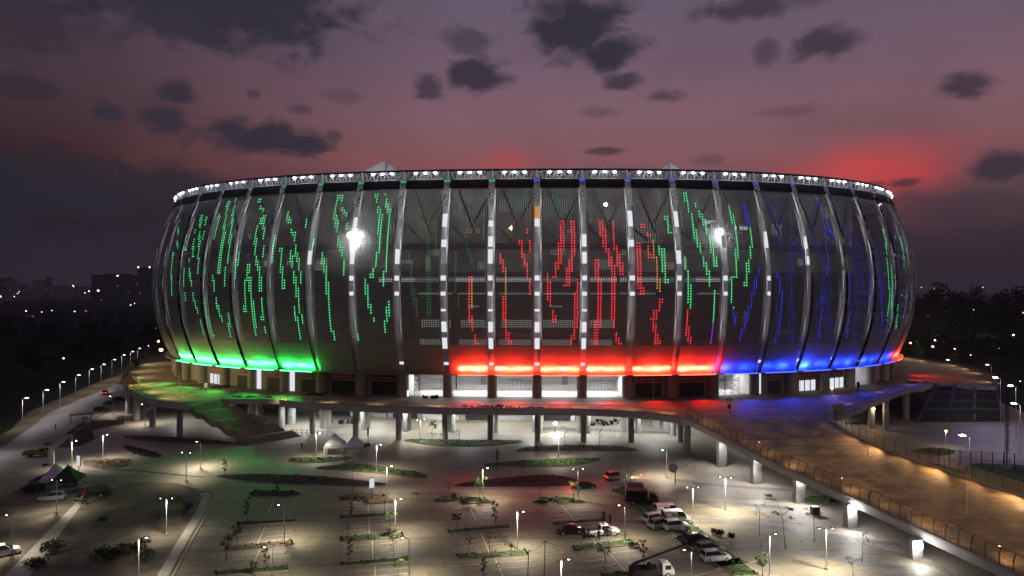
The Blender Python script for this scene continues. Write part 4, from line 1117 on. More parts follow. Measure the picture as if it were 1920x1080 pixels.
# the row along the left road
rl = [(50,746),(88,731),(119,716),(148,703),(173,692),(195,683),(215,674),(233,665.5),(249,659),(262,653)]
def road_lamp(h, power, lens, name='road_lamp', arm=1.5):
    t = thing(name, 'x', 'street lamp')
    mb = MB(); mb.tube((0, 0, 0), (0, 0, h - .3), .11, .07, 7); mb.tube((0, 0, h - .3), (arm * .5, 0, h), .06, .05, 6); mb.build('post', M_steel, t, local=True)
    mb = MB(); mb.box((arm * .5 + .5, 0, h + .05), (1.1, .35, .12)); hd = mb.build('lamp_head', M_dark, t, local=True)
    mb = MB(); mb.ball((arm * .5 + .5, 0, h - .03), .62, .42, .16, 8); mb.build('lens', lens, hd, local=True)
    if power: light('SPOT', (arm * .5 + .5, 0, h - .25), power, (1, .93, .9), .2, spot=R(160), blend=.8, parent=t)
    return t
r0 = road_lamp(8.6, 2600, E_lamp_far)
names = ['nearest', 'second', 'third', 'fourth', 'fifth', 'sixth', 'seventh', 'eighth', 'ninth', 'farthest']
for i, (x, y) in enumerate(rl):
    d = (CAMZ - 8.6) * F / (y - HZ); p = ((x - 960) / F * d - 1.2, d, 0)
    lb = f'{names[i]} tall lamp of the row along the left road'
    if i == 0: r0.location = p; r0['label'] = lb; r0['group'] = 'lamps along the left road'; o = r0
    else: o = dup(r0, p, 0, lb, 'lamps along the left road')
p = at(-6, 855); dup(r0, (p.x - 2, p.y - 1, 0), 0, 'road lamp cut by the left edge of the picture', 'lamps along the left road')
# lamps on the right, beyond the ramp
RB = [(1876,708,800,1,'brightest tall lamp beyond the right staircase'), (1905,723,820,1,'tall lamp right of the brightest one beyond the staircase'), (1913,757,850,1,'lamp close to the right edge below the bright lamps'),
      (1859,684,745,0,'tall lamp above the far right rim of the deck'), (1784,675,722,0,'small lamp just outside the far right rim of the deck'), (1818,817,900,1,'white lamp standing on the plaza behind the fence'),]
for x, y, yb, b, lb in RB:
    d = CAMZ * F / (yb - HZ); h = CAMZ - (y - HZ) / F * d
    t = road_lamp(h, 1200 if b else 400, E_flood if b else E_lamp_far, 'plaza_lamp')
    t.location = ((x - 960) / F * d, d, 0); t['label'] = lb; t['group'] = 'lamps beyond the ramp'; t.rotation_euler.z = R(150)
for x, y, yb, lb in ((1773,808,838,'low amber lamp on the plaza between staircase and ramp'), (1635,765,803,'amber lamp at the head of a deck column right of the ramp')):
    d = CAMZ * F / (yb - HZ); h = CAMZ - (y - HZ) / F * d
    t = thing('amber_lamp', lb, 'lamp', ((x - 960) / F * d, d - (.9 if x < 1700 else 0), 0), 0)
    mb = MB(); mb.tube((0, 0, 0), (0, 0, h), .07, .06, 7); mb.build('post', M_lamppost, t, local=True)
    mb = MB(); mb.ball((0, -.2, h), .3, .3, .25, 8); mb.build('lens', E_lamp_warm, t, local=True)
    light('POINT', (0, -.8, h), 420, (1, .72, .4), .3, parent=t)
# poles and lamps on the deck
for x, y, h, lit, lb in ((1560,742,2.0,1,'small amber lamp on the blue-lit deck near the gate'), (850,758,9,0,'thin bare pole on the deck beside the leftmost bright lobby'), (1068,760,9,0,'thin bare pole on the deck in front of the brightest lobby'), (1225,765,8,0,'thin bare pole on the red-lit deck'),
                        (1634,752,10,0,'thin bare pole on the deck right of the blue light'), (1500,790,9,0,'thin bare pole near the head of the ramp'), (337,748,9,0,'thin bare pole on the green-lit deck'), (1627,868,8,0,'thin pole halfway down the ramp'), (1813,968,7,0,'thin pole low on the ramp')):
    z = 10.0 if x not in (1627, 1813) else (6.2 if x == 1627 else 4.2)
    p = at(x, y, z)
    t = thing('deck_lamp' if lit else 'thin_pole', lb, 'lamp' if lit else 'pole', p)
    mb = MB(); mb.tube((0, 0, 0), (0, 0, h), .06, .04, 6); mb.box((0, 0, .1), (.4, .4, .2)); mb.build('post', M_steel if not lit else M_lamppost, t, local=True)
    mb = MB()
    if lit: mb.ball((0, 0, h + .1), .3, .3, .3, 8); mb.build('lens', E_lamp_warm, t, local=True); light('POINT', (0, -.5, h), 150, (1, .7, .4), .3, parent=t)
    else: mb.tube((0, 0, h), (.25, 0, h + .12), .05, .05, 6); mb.build('cap', M_dark, t, local=True)
# tall dark mast at the right
d = CAMZ * F / (878 - HZ)
t = thing('mast', 'tall dark lattice mast standing behind the fence at the right', 'mast', ((1888 - 960) / F * d, d, 0))
mb = MB(); h = 22
for a, b in ((-.3, -.3), (.3, -.3), (.3, .3), (-.3, .3)): mb.tube((a, b, 0), (a * .6, b * .6, h), .07, .05, 5)
mb.build('leg_frame', M_dark, t, local=True)
mb = MB()
for i in range(22):
    s = 1 if i % 2 else -1; k = .3 - .12 * i / 22
    mb.tube((-k * s, -k, i), (k * s, -k, i + 1), .035, n=4); mb.tube((-k, k * s, i), (-k, -k * s, i + 1), .035, n=4)
mb.build('bracing', M_dark, t, local=True)
mb = MB(); mb.box((0, 0, .3), (1.6, 1.6, .6)); mb.build('footing', M_conc, t, local=True)
# fence
fp = [at(1740, 872), at(1800, 876), at(1850, 879), at(1930, 884)]
t = thing('mesh_fence', 'dark tall mesh fence with square posts across the right plaza', 'fence', fp[1])
ff = resample(fp, 2.1)
for p in ff: mb = MB(); mb.box((p.x, p.y, 1.9), (.13, .13, 3.8)); mb.build('post', M_dark, t)
mb = MB()
for z in (.3, 1.9, 3.6): mb.path([p + Vector((0, 0, z)) for p in ff], .03, 4)
for a, b in zip(ff[:-1], ff[1:]):
    for q in range(1, 8): c = a.lerp(b, q / 8); mb.tube(c + Vector((0, 0, .3)), c + Vector((0, 0, 3.6)), .012, n=3)
mb.build('wire_panel', M_dark, t)
# low barrier fence by the grand staircase
fp = [at(545, 815), at(570, 816), at(600, 818), at(625, 820)]
t = thing('barrier_fence', 'low post fence at the foot of the grand staircase', 'fence', fp[1])
ff = resample(fp, 1.6)
for p in ff: mb = MB(); mb.tube(p, p + Vector((0, 0, 1.5)), .06, n=5); mb.build('post', M_dark, t)
mb = MB()
for z in (.7, 1.4): mb.path([p + Vector((0, 0, z)) for p in ff], .04, 4)
mb.build('rail', M_dark, t)

# ------------------------------------------------------------------ saplings
def leaf_cloud(mb, c, rx, rz, n, s, mi=0):
    for _ in range(n):
        while True:
            v = Vector((random.uniform(-1, 1), random.uniform(-1, 1), random.uniform(-1, 1)))
            if v.length < 1: break
        p = Vector(c) + Vector((v.x * rx, v.y * rx, v.z * rz))
        a = Vector((random.uniform(-1, 1), random.uniform(-1, 1), random.uniform(-.7, .7))).normalized() * s * random.uniform(.6, 1.3)
        b = a.orthogonal().normalized() * s * random.uniform(.35, .6)
        b = Matrix.Rotation(random.random() * 6, 3, a) @ b
        mb.add([p - a, p + b, p + a, p - b], [(0, 1, 2, 3)], mi)
def sapling(kind, h):
    t = thing('sapling', 'x', 'tree')
    tr = MB(); cr_ = MB()
    lean = Vector((random.uniform(-.12, .12), random.uniform(-.1, .1), 0)) * h
    top = lean + Vector((0, 0, h))
    P = [Vector((0, 0, 0)), lean * .4 + Vector((random.uniform(-.05, .05), 0, h * .5)), top * .97]
    tr.tube(P[0], P[1], .055, .04, 6); tr.tube(P[1], P[2], .04, .015, 6)
    nb = {'round': 7, 'column': 8, 'sparse': 8, 'umbrella': 7}[kind]
    for i in range(nb):
        f = {'round': .62, 'column': .3, 'sparse': .55, 'umbrella': .72}[kind] + (1 - {'round': .62, 'column': .3, 'sparse': .55, 'umbrella': .72}[kind]) * i / nb
        a = i * 2.4 + random.random(); b = P[1].lerp(P[2], max(0, (f - .5) * 2)) if f > .5 else P[0].lerp(P[1], f * 2)
        r = {'round': .2, 'column': .09, 'sparse': .16, 'umbrella': .24}[kind] * h * random.uniform(.7, 1.2)
        e = b + Vector((math.cos(a) * r, math.sin(a) * r, r * random.uniform(.3, .9)))
        tr.tube(b, e, .022, .008, 5)
        n, s, rx, rz = {'round': (46, .1, .11, .085), 'column': (34, .09, .06, .06), 'sparse': (15, .055, .075, .06), 'umbrella': (20, .07, .1, .035)}[kind]
        leaf_cloud(cr_, e, rx * h * 1.1, rz * h * 1.1, int(n * 1.5), s * random.uniform(.9, 1.2) * max(1, h / 3.5))
    tr.build('trunk', M_bark, t, local=True); cr_.build('crown', M_leafd if kind in ('sparse',) else M_leaf, t, local=True)
    # stake ring of earth
    return t
TREES = [  # base px, crown-top px y, kind, label
 (463,978,935,'column','dark scraggly sapling on the unlit strip of the left parking column'), (520,932,902,'column','small dark sapling poking up from the top left soil island'), (444,1024,990,'round','tufted sapling at the left end of the brown strip'),
 (424,1052,1008,'round','round-topped thin sapling left of the brown strip'), (500,1066,1022,'column','sapling leaning beside the glowing lamp at the bottom left'), (478,1082,1056,'round','bright green leafy bush sapling next to the bottom lamp'),
 (731,1002,964,'round','leafy lit green sapling beside a lamp on the middle strip'), (655,1052,1010,'column','dark twisted sapling on the left end of the lowest middle strip'), (657,972,942,'column','dark leaning sapling on the first strip below the sign board'),
 (746,1086,1052,'round','pale green lit sapling at the bottom edge of the middle column'), (738,1046,1000,'sparse','thin bare sapling between the second and lowest middle strips'), (653,1014,982,'sparse','thin sapling with few leaves on the second middle strip'),
 (721,965,925,'sparse','leggy sapling bending beside the sign board lamp'), (930,988,938,'column','tall columnar dark sapling on the dark strip'), (899,939,898,'round','lime-green sapling lit by the lamp on the rounded island'),
 (841,932,905,'sparse','thin leaning sapling at the left tip of the rounded island'), (858,993,966,'round','dim rounded sapling on the left of the dark strip'), (877,1040,1008,'sparse','thin sapling on the left end of the green strip'),
 (918,1036,1002,'sparse','small sapling in the middle of the green strip'), (906,1082,1042,'column','forked scraggly sapling at the bottom of the third column'), (958,1034,1022,'round','tiny bush on the green strip beside the lamp'),
 (1208,1058,1010,'column','tall leafy columnar sapling beside the parked scooter'), (1136,1072,1024,'round','broad dark sapling below the rail of the pickup strip'), (1182,912,880,'umbrella','palm-like sapling at the tip of the diagonal verge'),
 (1424,1003,946,'sparse','first sapling in the row on the pale plaza, nearest the vans'), (1473,1031,960,'umbrella','second sapling of the plaza row with upswept crown'), (1527,1013,962,'umbrella','third sapling of the plaza row below the dark crate'), (1616,1057,996,'sparse','fourth plaza sapling with a feathery tall crown'),
 (1600,1092,1050,'umbrella','sapling cut by the bottom edge on the pale plaza'), (1431,1090,1048,'round','broad-leaved dark green sapling at the bottom right'), (337,985,938,'round','green sapling on the edge of the muddy ground'),
 (810,822,793,'round','yellowish sapling on the green bed under the deck'), (862,828,808,'sparse','faint thin sapling on the green bed under the deck'), (1124,838,806,'sparse','leafless round-headed sapling near the right deck columns'), (1058,846,802,'sparse','faint bare sapling in front of the third deck column'),
 (1068,866,836,'sparse','small sapling on the long leaf-shaped bed'), (980,897,872,'umbrella','low palm-like sapling at the left of the long leaf-shaped bed'), (1076,938,906,'round','round sapling beside the red tail light'), (1013,943,900,'sparse','faint sapling on the left of the notched island'),
 (690,858,832,'round','green lit sapling behind the right white tent'), (661,930,868,'umbrella','flat-topped sapling rising between the dark beds'), (421,893,862,'column','thin dark sapling standing on the longest soil bed'), (225,800,783,'round','small sapling on the wedge bed beside the road'),
]
for x, y, yt, k, lb in TREES:
    p = at(x, y); h = (y - yt) / F * p.y * 1.02
    t = sapling(k, max(.8, h)); t.location = p; t['label'] = lb; t['group'] = 'saplings in the car park'
    t.rotation_euler.z = random.random() * 6
def shrub(px, py, r, h, n, label, m=M_leafd, group='shrubs', name='shrub', z=0.0):
    p = at(px, py, z); t = thing(name, label, 'shrub', p, 0, group)
    mb = MB()
    for i in range(5): a = i * 1.3; mb.tube((0, 0, 0), (math.cos(a) * r * .5, math.sin(a) * r * .5, h * .7), .03, .01, 4)
    mb.build('stem', M_bark, t, local=True)
    mb = MB()
    for i in range(6): leaf_cloud(mb, (random.uniform(-.5, .5) * r, random.uniform(-.5, .5) * r, h * random.uniform(.3, .8)), r * .5, h * .3, n // 4, .15 + r * .03)
    mb.build('foliage', m, t, local=True)
for a in ((1350,1005,.9,1.1,150,'clipped dark shrub on the diagonal verge behind the grey people carrier'), (1372,1012,.8,1.1,140,'pointed dark shrub next to the plaza on the diagonal verge'), (1336,1000,.8,.9,120,'dark shrub at the upper end of the verge row'),
          (274,1055,1.4,2.2,260,'green leafy bush by the lamp in the bottom left corner', M_leaf), (105,1035,2.2,1.6,320,'tangled green mound of weeds in the lower left corner', M_leaf), (205,1050,3.2,1.5,380,'wide dark mound of brush along the bottom left edge'),
          (60,1062,2.2,1.2,240,'dark low brush beside the pale footpath'), (250,1030,2.4,1.2,240,'dark brush right of the wide mound'), (345,958,1.6,1.4,200,'dark brush under the sapling on the muddy ground'), (190,980,1.2,1.0,100,'scrubby weeds in the middle of the muddy ground'),
          (1672,985,.8,.8,120,'small shrub at the foot of the ramp between pillars'), (720,1006,.9,.6,110,'low bush at the foot of the leafy lit sapling'), (1016,944,.8,.6,90,'low bush in the notch of the kerbed island')):
    shrub(*a[:6], m=a[6] if len(a) > 6 else M_leafd, group='shrubs')
for i, (x, y) in enumerate(((1577,719),(1588,719),(1599,719.5))):
    shrub(x, y, .8, 1.6, 90, ['left potted dark plant by the lit gate on the deck', 'middle potted dark plant by the lit gate on the deck', 'right potted dark plant by the lit gate on the deck'][i], group='plants by the gate', name='potted_plant', z=10.0)

# ------------------------------------------------------------------ vehicles
PAINT = {}
def paint(name, col, rough=.3, metal=.1):
    if name not in PAINT: PAINT[name] = mat('paint_' + name, col, rough, metal, var=0.0, coat=.5)
    return PAINT[name]
def loft(mb, secs, mi=0, round_=.14):
    """secs: (x, z0, z1, halfwidth_bottom, halfwidth_top) -> closed body with soft corners"""
    rows = []
    for x, z0, z1, w0, w1 in secs:
        hh = z1 - z0; r = min(round_, hh * .4)
        pr = [(-w0 * .93, z0), (-w0, z0 + hh * .3), (-(w0 * .4 + w1 * .6), z1 - r), (-(w1 - r * .8), z1), (0, z1 + .02), (w1 - r * .8, z1), (w0 * .4 + w1 * .6, z1 - r), (w0, z0 + hh * .3), (w0 * .93, z0)]
        rows.append([(x, y, z) for y, z in pr])
    n = len(rows[0]); o = len(mb.v); mb.grid(rows, mi)
    m = len(rows)
    mb.f.append(tuple(o + i for i in range(n))); mb.m.append(mi)
    mb.f.append(tuple(o + (m - 1) * n + i for i in range(n - 1, -1, -1))); mb.m.append(mi)
    for j in range(m - 1):
        mb.f.append((o + j * n, o + (j + 1) * n, o + (j + 1) * n + n - 1, o + j * n + n - 1)); mb.m.append(mi)
CARS = {
 'sedan': dict(L=4.6, W=.88, wb=2.7, body=[(-2.3,.38,.86,.74,.66),(-2.15,.26,.98,.86,.74),(-1.3,.22,1.02,.88,.78),(0,.2,.98,.88,.8),(1.0,.22,.95,.88,.78),(1.9,.25,.82,.86,.7),(2.25,.32,.68,.72,.6)],
               cab=[(-1.75,.96,1.04,.7,.62),(-1.0,.96,1.42,.78,.56),(.2,.94,1.46,.8,.58),(.6,.93,1.36,.8,.56),(1.25,.9,.98,.74,.66)], roof=(-.9,.35,1.44,.55)),
 'suv': dict(L=4.5, W=.92, wb=2.7, body=[(-2.2,.4,1.05,.78,.72),(-2.1,.3,1.12,.9,.8),(0,.26,1.1,.92,.82),(1.0,.28,1.08,.92,.8),(1.9,.3,.98,.88,.74),(2.2,.38,.8,.76,.66)],
               cab=[(-2.1,1.08,1.2,.78,.7),(-1.8,1.08,1.68,.82,.64),(.2,1.06,1.74,.84,.66),(.55,1.06,1.6,.83,.62),(1.2,1.04,1.1,.78,.7)], roof=(-1.75,.3,1.71,.62)),
 'mpv': dict(L=4.5, W=.88, wb=2.75, body=[(-2.2,.38,1.02,.76,.7),(-2.1,.28,1.08,.87,.78),(0,.24,1.05,.88,.8),(1.1,.26,1.0,.88,.78),(1.9,.3,.88,.84,.68),(2.22,.36,.72,.72,.6)],
               cab=[(-2.12,1.04,1.14,.76,.68),(-1.85,1.04,1.6,.8,.62),(.1,1.02,1.67,.82,.64),(.55,1.0,1.5,.81,.6),(1.5,.96,1.0,.72,.64)], roof=(-1.8,.25,1.64,.6)),
 'van': dict(L=5.2, W=.98, wb=3.0, body=[(-2.55,.4,1.2,.9,.88),(-2.5,.3,1.3,.97,.94),(0,.28,1.3,.98,.95),(1.7,.3,1.2,.96,.88),(2.35,.34,1.02,.9,.76),(2.6,.4,.8,.78,.66)],
               cab=[(-2.5,1.25,2.2,.94,.84),(-.5,1.25,2.32,.95,.86),(1.1,1.22,2.26,.94,.82),(1.5,1.2,1.9,.9,.76),(2.1,1.1,1.2,.82,.74)], roof=(-2.45,1.15,2.27,.84)),
}
def wheel(t, x, y, r=.33, w=.22):
    mb = MB(); mb.tube((x, y - w / 2, r), (x, y + w / 2, r), r, r, 16); wh = mb.build('wheel', M_black, t, local=True)
    s = 1 if y > 0 else -1
    mb = MB(); mb.tube((x, y + s * w * .5, r), (x, y + s * (w * .5 + .02), r), r * .62, r * .55, 10); mb.build('rim', M_steel, wh, local=True)
def lights_on(t, x, y, z, m, name, sx=.08):
    for s in (-1, 1):
        mb = MB(); mb.box((x, s * y, z), (sx, .3, .16)); mb.build(name, m, t, local=True)
M_hl = mat('headlight_glass', (.55, .55, .55), .1, var=0); M_tl = mat('tail_glass', (.25, .01, .01), .2, var=0)
def car(label, kind, px, py, head, pcol, lit=False, cat='car', name='parked_car', z=0.0, group='parked cars', doors=False):
    K = CARS[kind]; p = at(px, py, z)
    t = thing(name, label, cat, p, R(head), group)
    mb = MB(); loft(mb, K['body']); b = mb.build('body', pcol, t, local=True)
    mb = MB(); loft(mb, K['cab'], 0, .1)
    if kind == 'van':
        for s in (-1, 1):
            for x_, l_ in ((.75, .85), (-.55, 1.0)): mb.box((x_, s * .953, 1.72), (l_, .03, .55))
    mb.build('windows', M_glass, t, local=True)
    x0, x1, zr, wr = K['roof']
    mb = MB(); loft(mb, [(x0, zr - .07, zr + .03, wr, wr - .06), ((x0 + x1) / 2, zr - .03, zr + .06, wr + .02, wr - .06), (x1, zr - .05, zr + .04, wr + .01, wr - .06)], 0, .05)
    for s in (-1, 1):
        for i, (xx, zz) in enumerate(((x0 + .02, zr), ((x0 + x1) * .5 - .1, zr), (x1 + .1, zr - .05))):
            e = [(x0 - .25, 1.0), ((x0 + x1) * .5, 1.0), (x1 + .75, 1.0)][i]
            if kind == 'van': e = [(x0, 1.3), ((x0 + x1) * .5, 1.3), (x1 + .8, 1.2)][i]
            mb.tube((xx, s * (wr + .02), zz), (e[0], s * K['W'] * .93, e[1]), .05, .05, 4)
    if kind == 'van': mb.box(((x0 + x1) / 2 - .5, 0, 1.75), (2.4, K['W'] * 1.93, .75))
    mb.build('roof', pcol, t, local=True)
    for sx in (-1, 1):
        for sy in (-1, 1): wheel(t, sx * K['wb'] / 2, sy * (K['W'] - .12))
    fx = K['body'][-1][0]; bx = K['body'][0][0]
    lights_on(t, fx - .02, .52, .62 if kind != 'van' else .8, E_head if lit else M_hl, 'headlight'); lights_on(t, bx + .02, .55, .8 if kind != 'van' else 1.0, E_tail if lit else M_tl, 'tail_light')
    mb = MB(); mb.box((bx - .01, 0, .42), (.12, 1.4, .2)); mb.box((fx, 0, .4), (.12, 1.3, .18)); mb.build('bumper', M_dark, t, local=True)
    for s in (-1, 1): mb = MB(); mb.ball((K['roof'][1] + .65, s * (K['W'] + .08), 1.02 if kind != 'van' else 1.3), .08, .1, .09, 6); mb.build('mirror', pcol, t, local=True)
    if doors:
        for s in (-1,): mb = MB(); mb.box((.5, s * (K['W'] + .42), .8), (.08, .9, .9), .5); mb.build('open_door', pcol, t, local=True)
    if lit:
        light('SPOT', (fx + .3, 0, .7), 2600, (1.0, .68, .35), .15, target=(fx + 9, 0, .0), spot=R(70), blend=.8, parent=t)
        light('POINT', (bx - .5, 0, .8), 9, (1, .04, .02), .1, parent=t)
    if kind == 'van': t.scale = (.9, .9, .88)
    return t
W_ = paint('white', (.72, .72, .73)); BLK = paint('black', (.012, .012, .014)); GRY = paint('grey', (.2, .2, .215)); RED = paint('burgundy', (.042, .008, .01), .2); DBL = paint('dark_blue', (.02, .035, .12)); SIL = paint('silver', (.42, .43, .45)); REDT = paint('red', (.16, .035, .02)); YEL = paint('yellow', (.3, .22, .04)); BEI = paint('beige', (.34, .28, .2))
car('burgundy sedan parked nose left behind the white pickup', 'sedan', 1068, 1000, 192, RED)
car('white people carrier parked at the end of the right row', 'mpv', 1341, 1051, 12, W_)
car('silver-grey people carrier beside the white one', 'mpv', 1330, 1036, 16, GRY)
car('black hatchback parked next to the dark corner bed', 'suv', 1306, 1019, 20, BLK)
car('white car with its doors open, lowest of the white group', 'suv', 1268, 993, 12, W_, doors=True)
car('white high-roofed van behind the white car with open doors', 'van', 1266, 978, 5, W_, cat='van', name='parked_van')
car('second white high-roofed van, farthest up the row', 'van', 1252, 966, 5, W_, cat='van', name='parked_van')
car('beige SUV driving off with headlights on beside the long leaf bed', 'suv', 1154, 899, 20, BEI, lit=True, name='moving_car')
t = car('small dark car showing one glowing red tail light by the lamp', 'sedan', 1096, 915, 15, BLK, name='moving_car', group='moving cars')
mb = MB(); mb.ball((-2.4, .5, .85), .26, .34, .26, 8); mb.build('brake_light', E_tail, t, local=True)
light('POINT', (-2.9, .3, .8), 60, (1, .03, .02), .2, parent=t)
t = car('dark red car with two lit tail lights driving away up the left road', 'mpv', 197, 739, 112, REDT, lit=True, name='moving_car', group='moving cars')
car('dark car parked at the road edge under the deck, the nearer of two', 'suv', 190, 772, 35, BLK)
car('dark car parked at the road edge under the deck, the farther of two', 'sedan', 207, 759, 35, BLK)
car('dark blue and white car parked left of the dark tents', 'suv', 78, 908, 170, DBL)
car('black car in deep shade at the far left of the tent group', 'suv', 62, 921, 175, BLK)
car('silver hatchback with open windows in front of the dark tents', 'mpv', 98, 938, 195, SIL)
car('white car cut by the left edge of the picture', 'suv', 4, 1042, 40, W_)
car('white hatchback nose-in left of the high-roofed vans', 'mpv', 1228, 979, 25, W_)
car('grey car half hidden behind the motorcycles by the vans', 'suv', 1238, 990, 28, GRY)
car('dark grey car under the dark tent', 'mpv', 124, 922, 170, GRY)
car('pale silver car behind the dark blue and white car', 'sedan', 92, 899, 168, SIL)
car('dark car at the head of the line parked along the left road', 'mpv', 222, 752, 60, BLK)
# pickups and trucks
def pickup(label, px, py, head, col, boom=False):
    t = thing('pickup_truck', label, 'pickup truck', at(px, py), R(head), 'pickups and trucks')
    mb = MB(); loft(mb, [(-2.6,.5,1.02,.8,.8),(-2.5,.42,1.06,.9,.88),(-.4,.4,1.06,.92,.88),(1.3,.4,1.1,.92,.84),(2.2,.42,1.02,.88,.76),(2.6,.5,.86,.78,.68)]); mb.build('body', col, t, local=True)
    mb = MB(); mb.box((-1.5, 0, 1.09), (1.9, 1.5, .04)); mb.build('cargo_bed', M_dark, t, local=True)
    mb = MB(); loft(mb, [(-.55,1.05,1.66,.84,.68),(.5,1.05,1.74,.85,.7),(.85,1.05,1.6,.84,.66),(1.4,1.04,1.1,.78,.72)], 0, .1); mb.build('windows', M_glass, t, local=True)
    mb = MB(); loft(mb, [(-.55,1.64,1.76,.69,.63),(.1,1.68,1.8,.7,.64),(.75,1.62,1.74,.69,.63)], 0, .05)
    for s in (-1, 1):
        for a, b in ((-.5, -.6), (.2, .2), (.75, 1.35)): mb.tube((a, s * .7, 1.7), (b, s * .86, 1.06), .05, .05, 4)
    mb.build('roof', col, t, local=True)
    for sx in (-1.55, 1.6):
        for sy in (-1, 1): wheel(t, sx, sy * .8, .38, .25)
    lights_on(t, 2.58, .55, .75, M_hl, 'headlight'); lights_on(t, -2.6, .72, .8, M_tl, 'tail_light')
    mb = MB(); mb.box((.75, -1.3, .85), (.1, .9, .95), .5); mb.build('open_door', col, t, local=True)
    mb = MB(); mb.box((.2, -.93, .95), (.85, .06, .75)); mb.build('door_gap', M_dark, t, local=True)
    mb = MB(); mb.box((0, 0, 1.84), (.2, 1.0, .1)); mb.build('light_bar', DBL, t, local=True)
    return t
pickup('white pickup truck with doors open and people standing round it', 1131, 1003, 10, W_)
def truck(label, px, py, head, cabcol, bedcol, L=6.0, box=None, boom=False, tarp=None, name='truck'):
    t = thing(name, label, 'truck', at(px, py), R(head), 'pickups and trucks')
    mb = MB(); mb.box((-.6, 0, .62), (L - .4, .8, .25)); mb.build('chassis', M_dark, t, local=True)
    mb = MB(); loft(mb, [(L/2-1.75,.55,2.1,.95,.85),(L/2-1.1,.5,2.2,.98,.86),(L/2-.5,.5,1.95,.97,.82),(L/2-.1,.5,1.25,.94,.84),(L/2,.55,1.1,.88,.78)]); mb.build('cab', cabcol, t, local=True)
    mb = MB(); mb.box((L/2-.95, .97, 1.6), (.8, .05, .55)); mb.box((L/2-.95, -.97, 1.6), (.8, .05, .55)); mb.add([(L/2-.42,-.74,1.9),(L/2-.08,-.82,1.3),(L/2-.08,.82,1.3),(L/2-.42,.74,1.9)], [(0,1,2,3)]); mb.build('windows', M_glass, t, local=True)
    mb = MB(); bl = L - 2.0
    for a, b, c, d in ((0, 0, bl, 2.0),): mb.box((-1.0, 0, .85), (bl, 2.0, .12))
    for s in (-1, 1): mb.box((-1.0, s * .97, 1.15), (bl, .06, .5))
    mb.box((-1.0 - bl / 2 + .04, 0, 1.15), (.06, 1.9, .5)); mb.build('cargo_bed', bedcol, t, local=True)
    if box: mb = MB(); mb.box((-1.0, 0, 1.75), (bl - .1, 1.86, 1.7)); mb.box((-1.0, 0, 2.62), (bl - .3, 1.7, .06)); mb.build('cargo_box', box, t, local=True)
    if tarp:
        mb = MB(); mb.ball((-1.0, 0, 1.35), bl * .52, .98, 1.05, 14); mb.build('tarpaulin_load', tarp, t, local=True, smooth=True)
    for sx in (L/2-1.0, -L/2+1.2):
        for sy in (-1, 1): wheel(t, sx, sy * .86, .42, .3)
    lights_on(t, L/2, .6, .8, M_hl, 'headlight'); lights_on(t, -L/2+.05, .75, .8, M_tl, 'tail_light')
    if boom:
        mb = MB(); mb.tube((-.4, 0, .9), (-.4, 0, 2.1), .35, .28, 10); mb.build('turntable', M_dark, t, local=True)
        mb = MB(); a, b = Vector((-2.6, .2, 1.9)), Vector((3.9, -.6, 4.3)); mb.tube(a, b, .22, .16, 4); mb.tube(a.lerp(b, .6), b + (b - a) * .06, .13, .11, 4); mb.build('boom', M_shutter, t, local=True)
        mb = MB(); mb.box((-2.2, .2, 1.5), (1.0, .9, .7)); mb.build('basket', M_shutter, t, local=True)
    return t
truck('white flatbed truck with a raised lifting boom at the bottom edge', 1222, 1082, 8, W_, M_shutter, boom=True, name='boom_truck')
truck('dark-boxed lorry parked by the container at the tip of the verge', 1204, 945, 355, BLK, M_dark, box=M_dark, name='lorry')
truck('red truck with a rounded olive tarpaulin load by the footpath', 176, 932, 195, REDT, M_dark, L=5.4, tarp=mat('olive_tarpaulin', (.09, .085, .05), .85), name='lorry')
truck('yellow truck parked near the left edge of the lot', 68, 856, 15, YEL, YEL, L=5.0, name='lorry')
t = thing('site_container', 'white site container with a faded red roof beside the dark lorry', 'container', at(1190, 934), R(-4))
mb = MB(); mb.box((0, 0, 1.25), (3.4, 2.4, 2.5)); mb.build('box', M_canvas, t, local=True)
mb = MB(); mb.box((.1, 0, 2.56), (3.0, 2.5, .14)); mb.build('roof', mat('faded_red_sheet', (.13, .03, .028), .85, var=.2), t, local=True)
mb = MB()
for i in range(12): mb.box((-1.55 + i * .28, -1.21, 1.2), (.1, .04, 2.2))
mb.build('ribbing', M_canvas, t, local=True)
t = thing('dark_crate', 'black square crate with a pale top on the plaza by the ramp', 'crate', at(1528, 964), R(5))
mb = MB(); mb.box((0, 0, .7), (1.25, 1.0, 1.3)); 
for s in (-1, 1): mb.box((s * .5, 0, .05), (.15, 1.0, .1))
mb.build('body', M_dark, t, local=True); mb = MB(); mb.box((0, 0, 1.38), (1.3, 1.05, .06)); mb.build('lid', M_canvas, t, local=True)
t = thing('wheelbarrow', 'dark tipped wheelbarrow on the pale plaza', 'wheelbarrow', at(1441, 933), R(20))
mb = MB(); mb.box((0, 0, .45), (.9, .6, .35), taper=1.25); mb.build('tub', M_dark, t, local=True); mb = MB(); mb.tube((.65, -.06, .2), (.65, .06, .2), .2, n=10); mb.build('wheel', M_black, t, local=True)
mb = MB(); 
for s in (-1, 1): mb.tube((.6, s * .2, .25), (-1.3, s * .3, .75), .03, n=5)
mb.build('handle', M_dark, t, local=True)
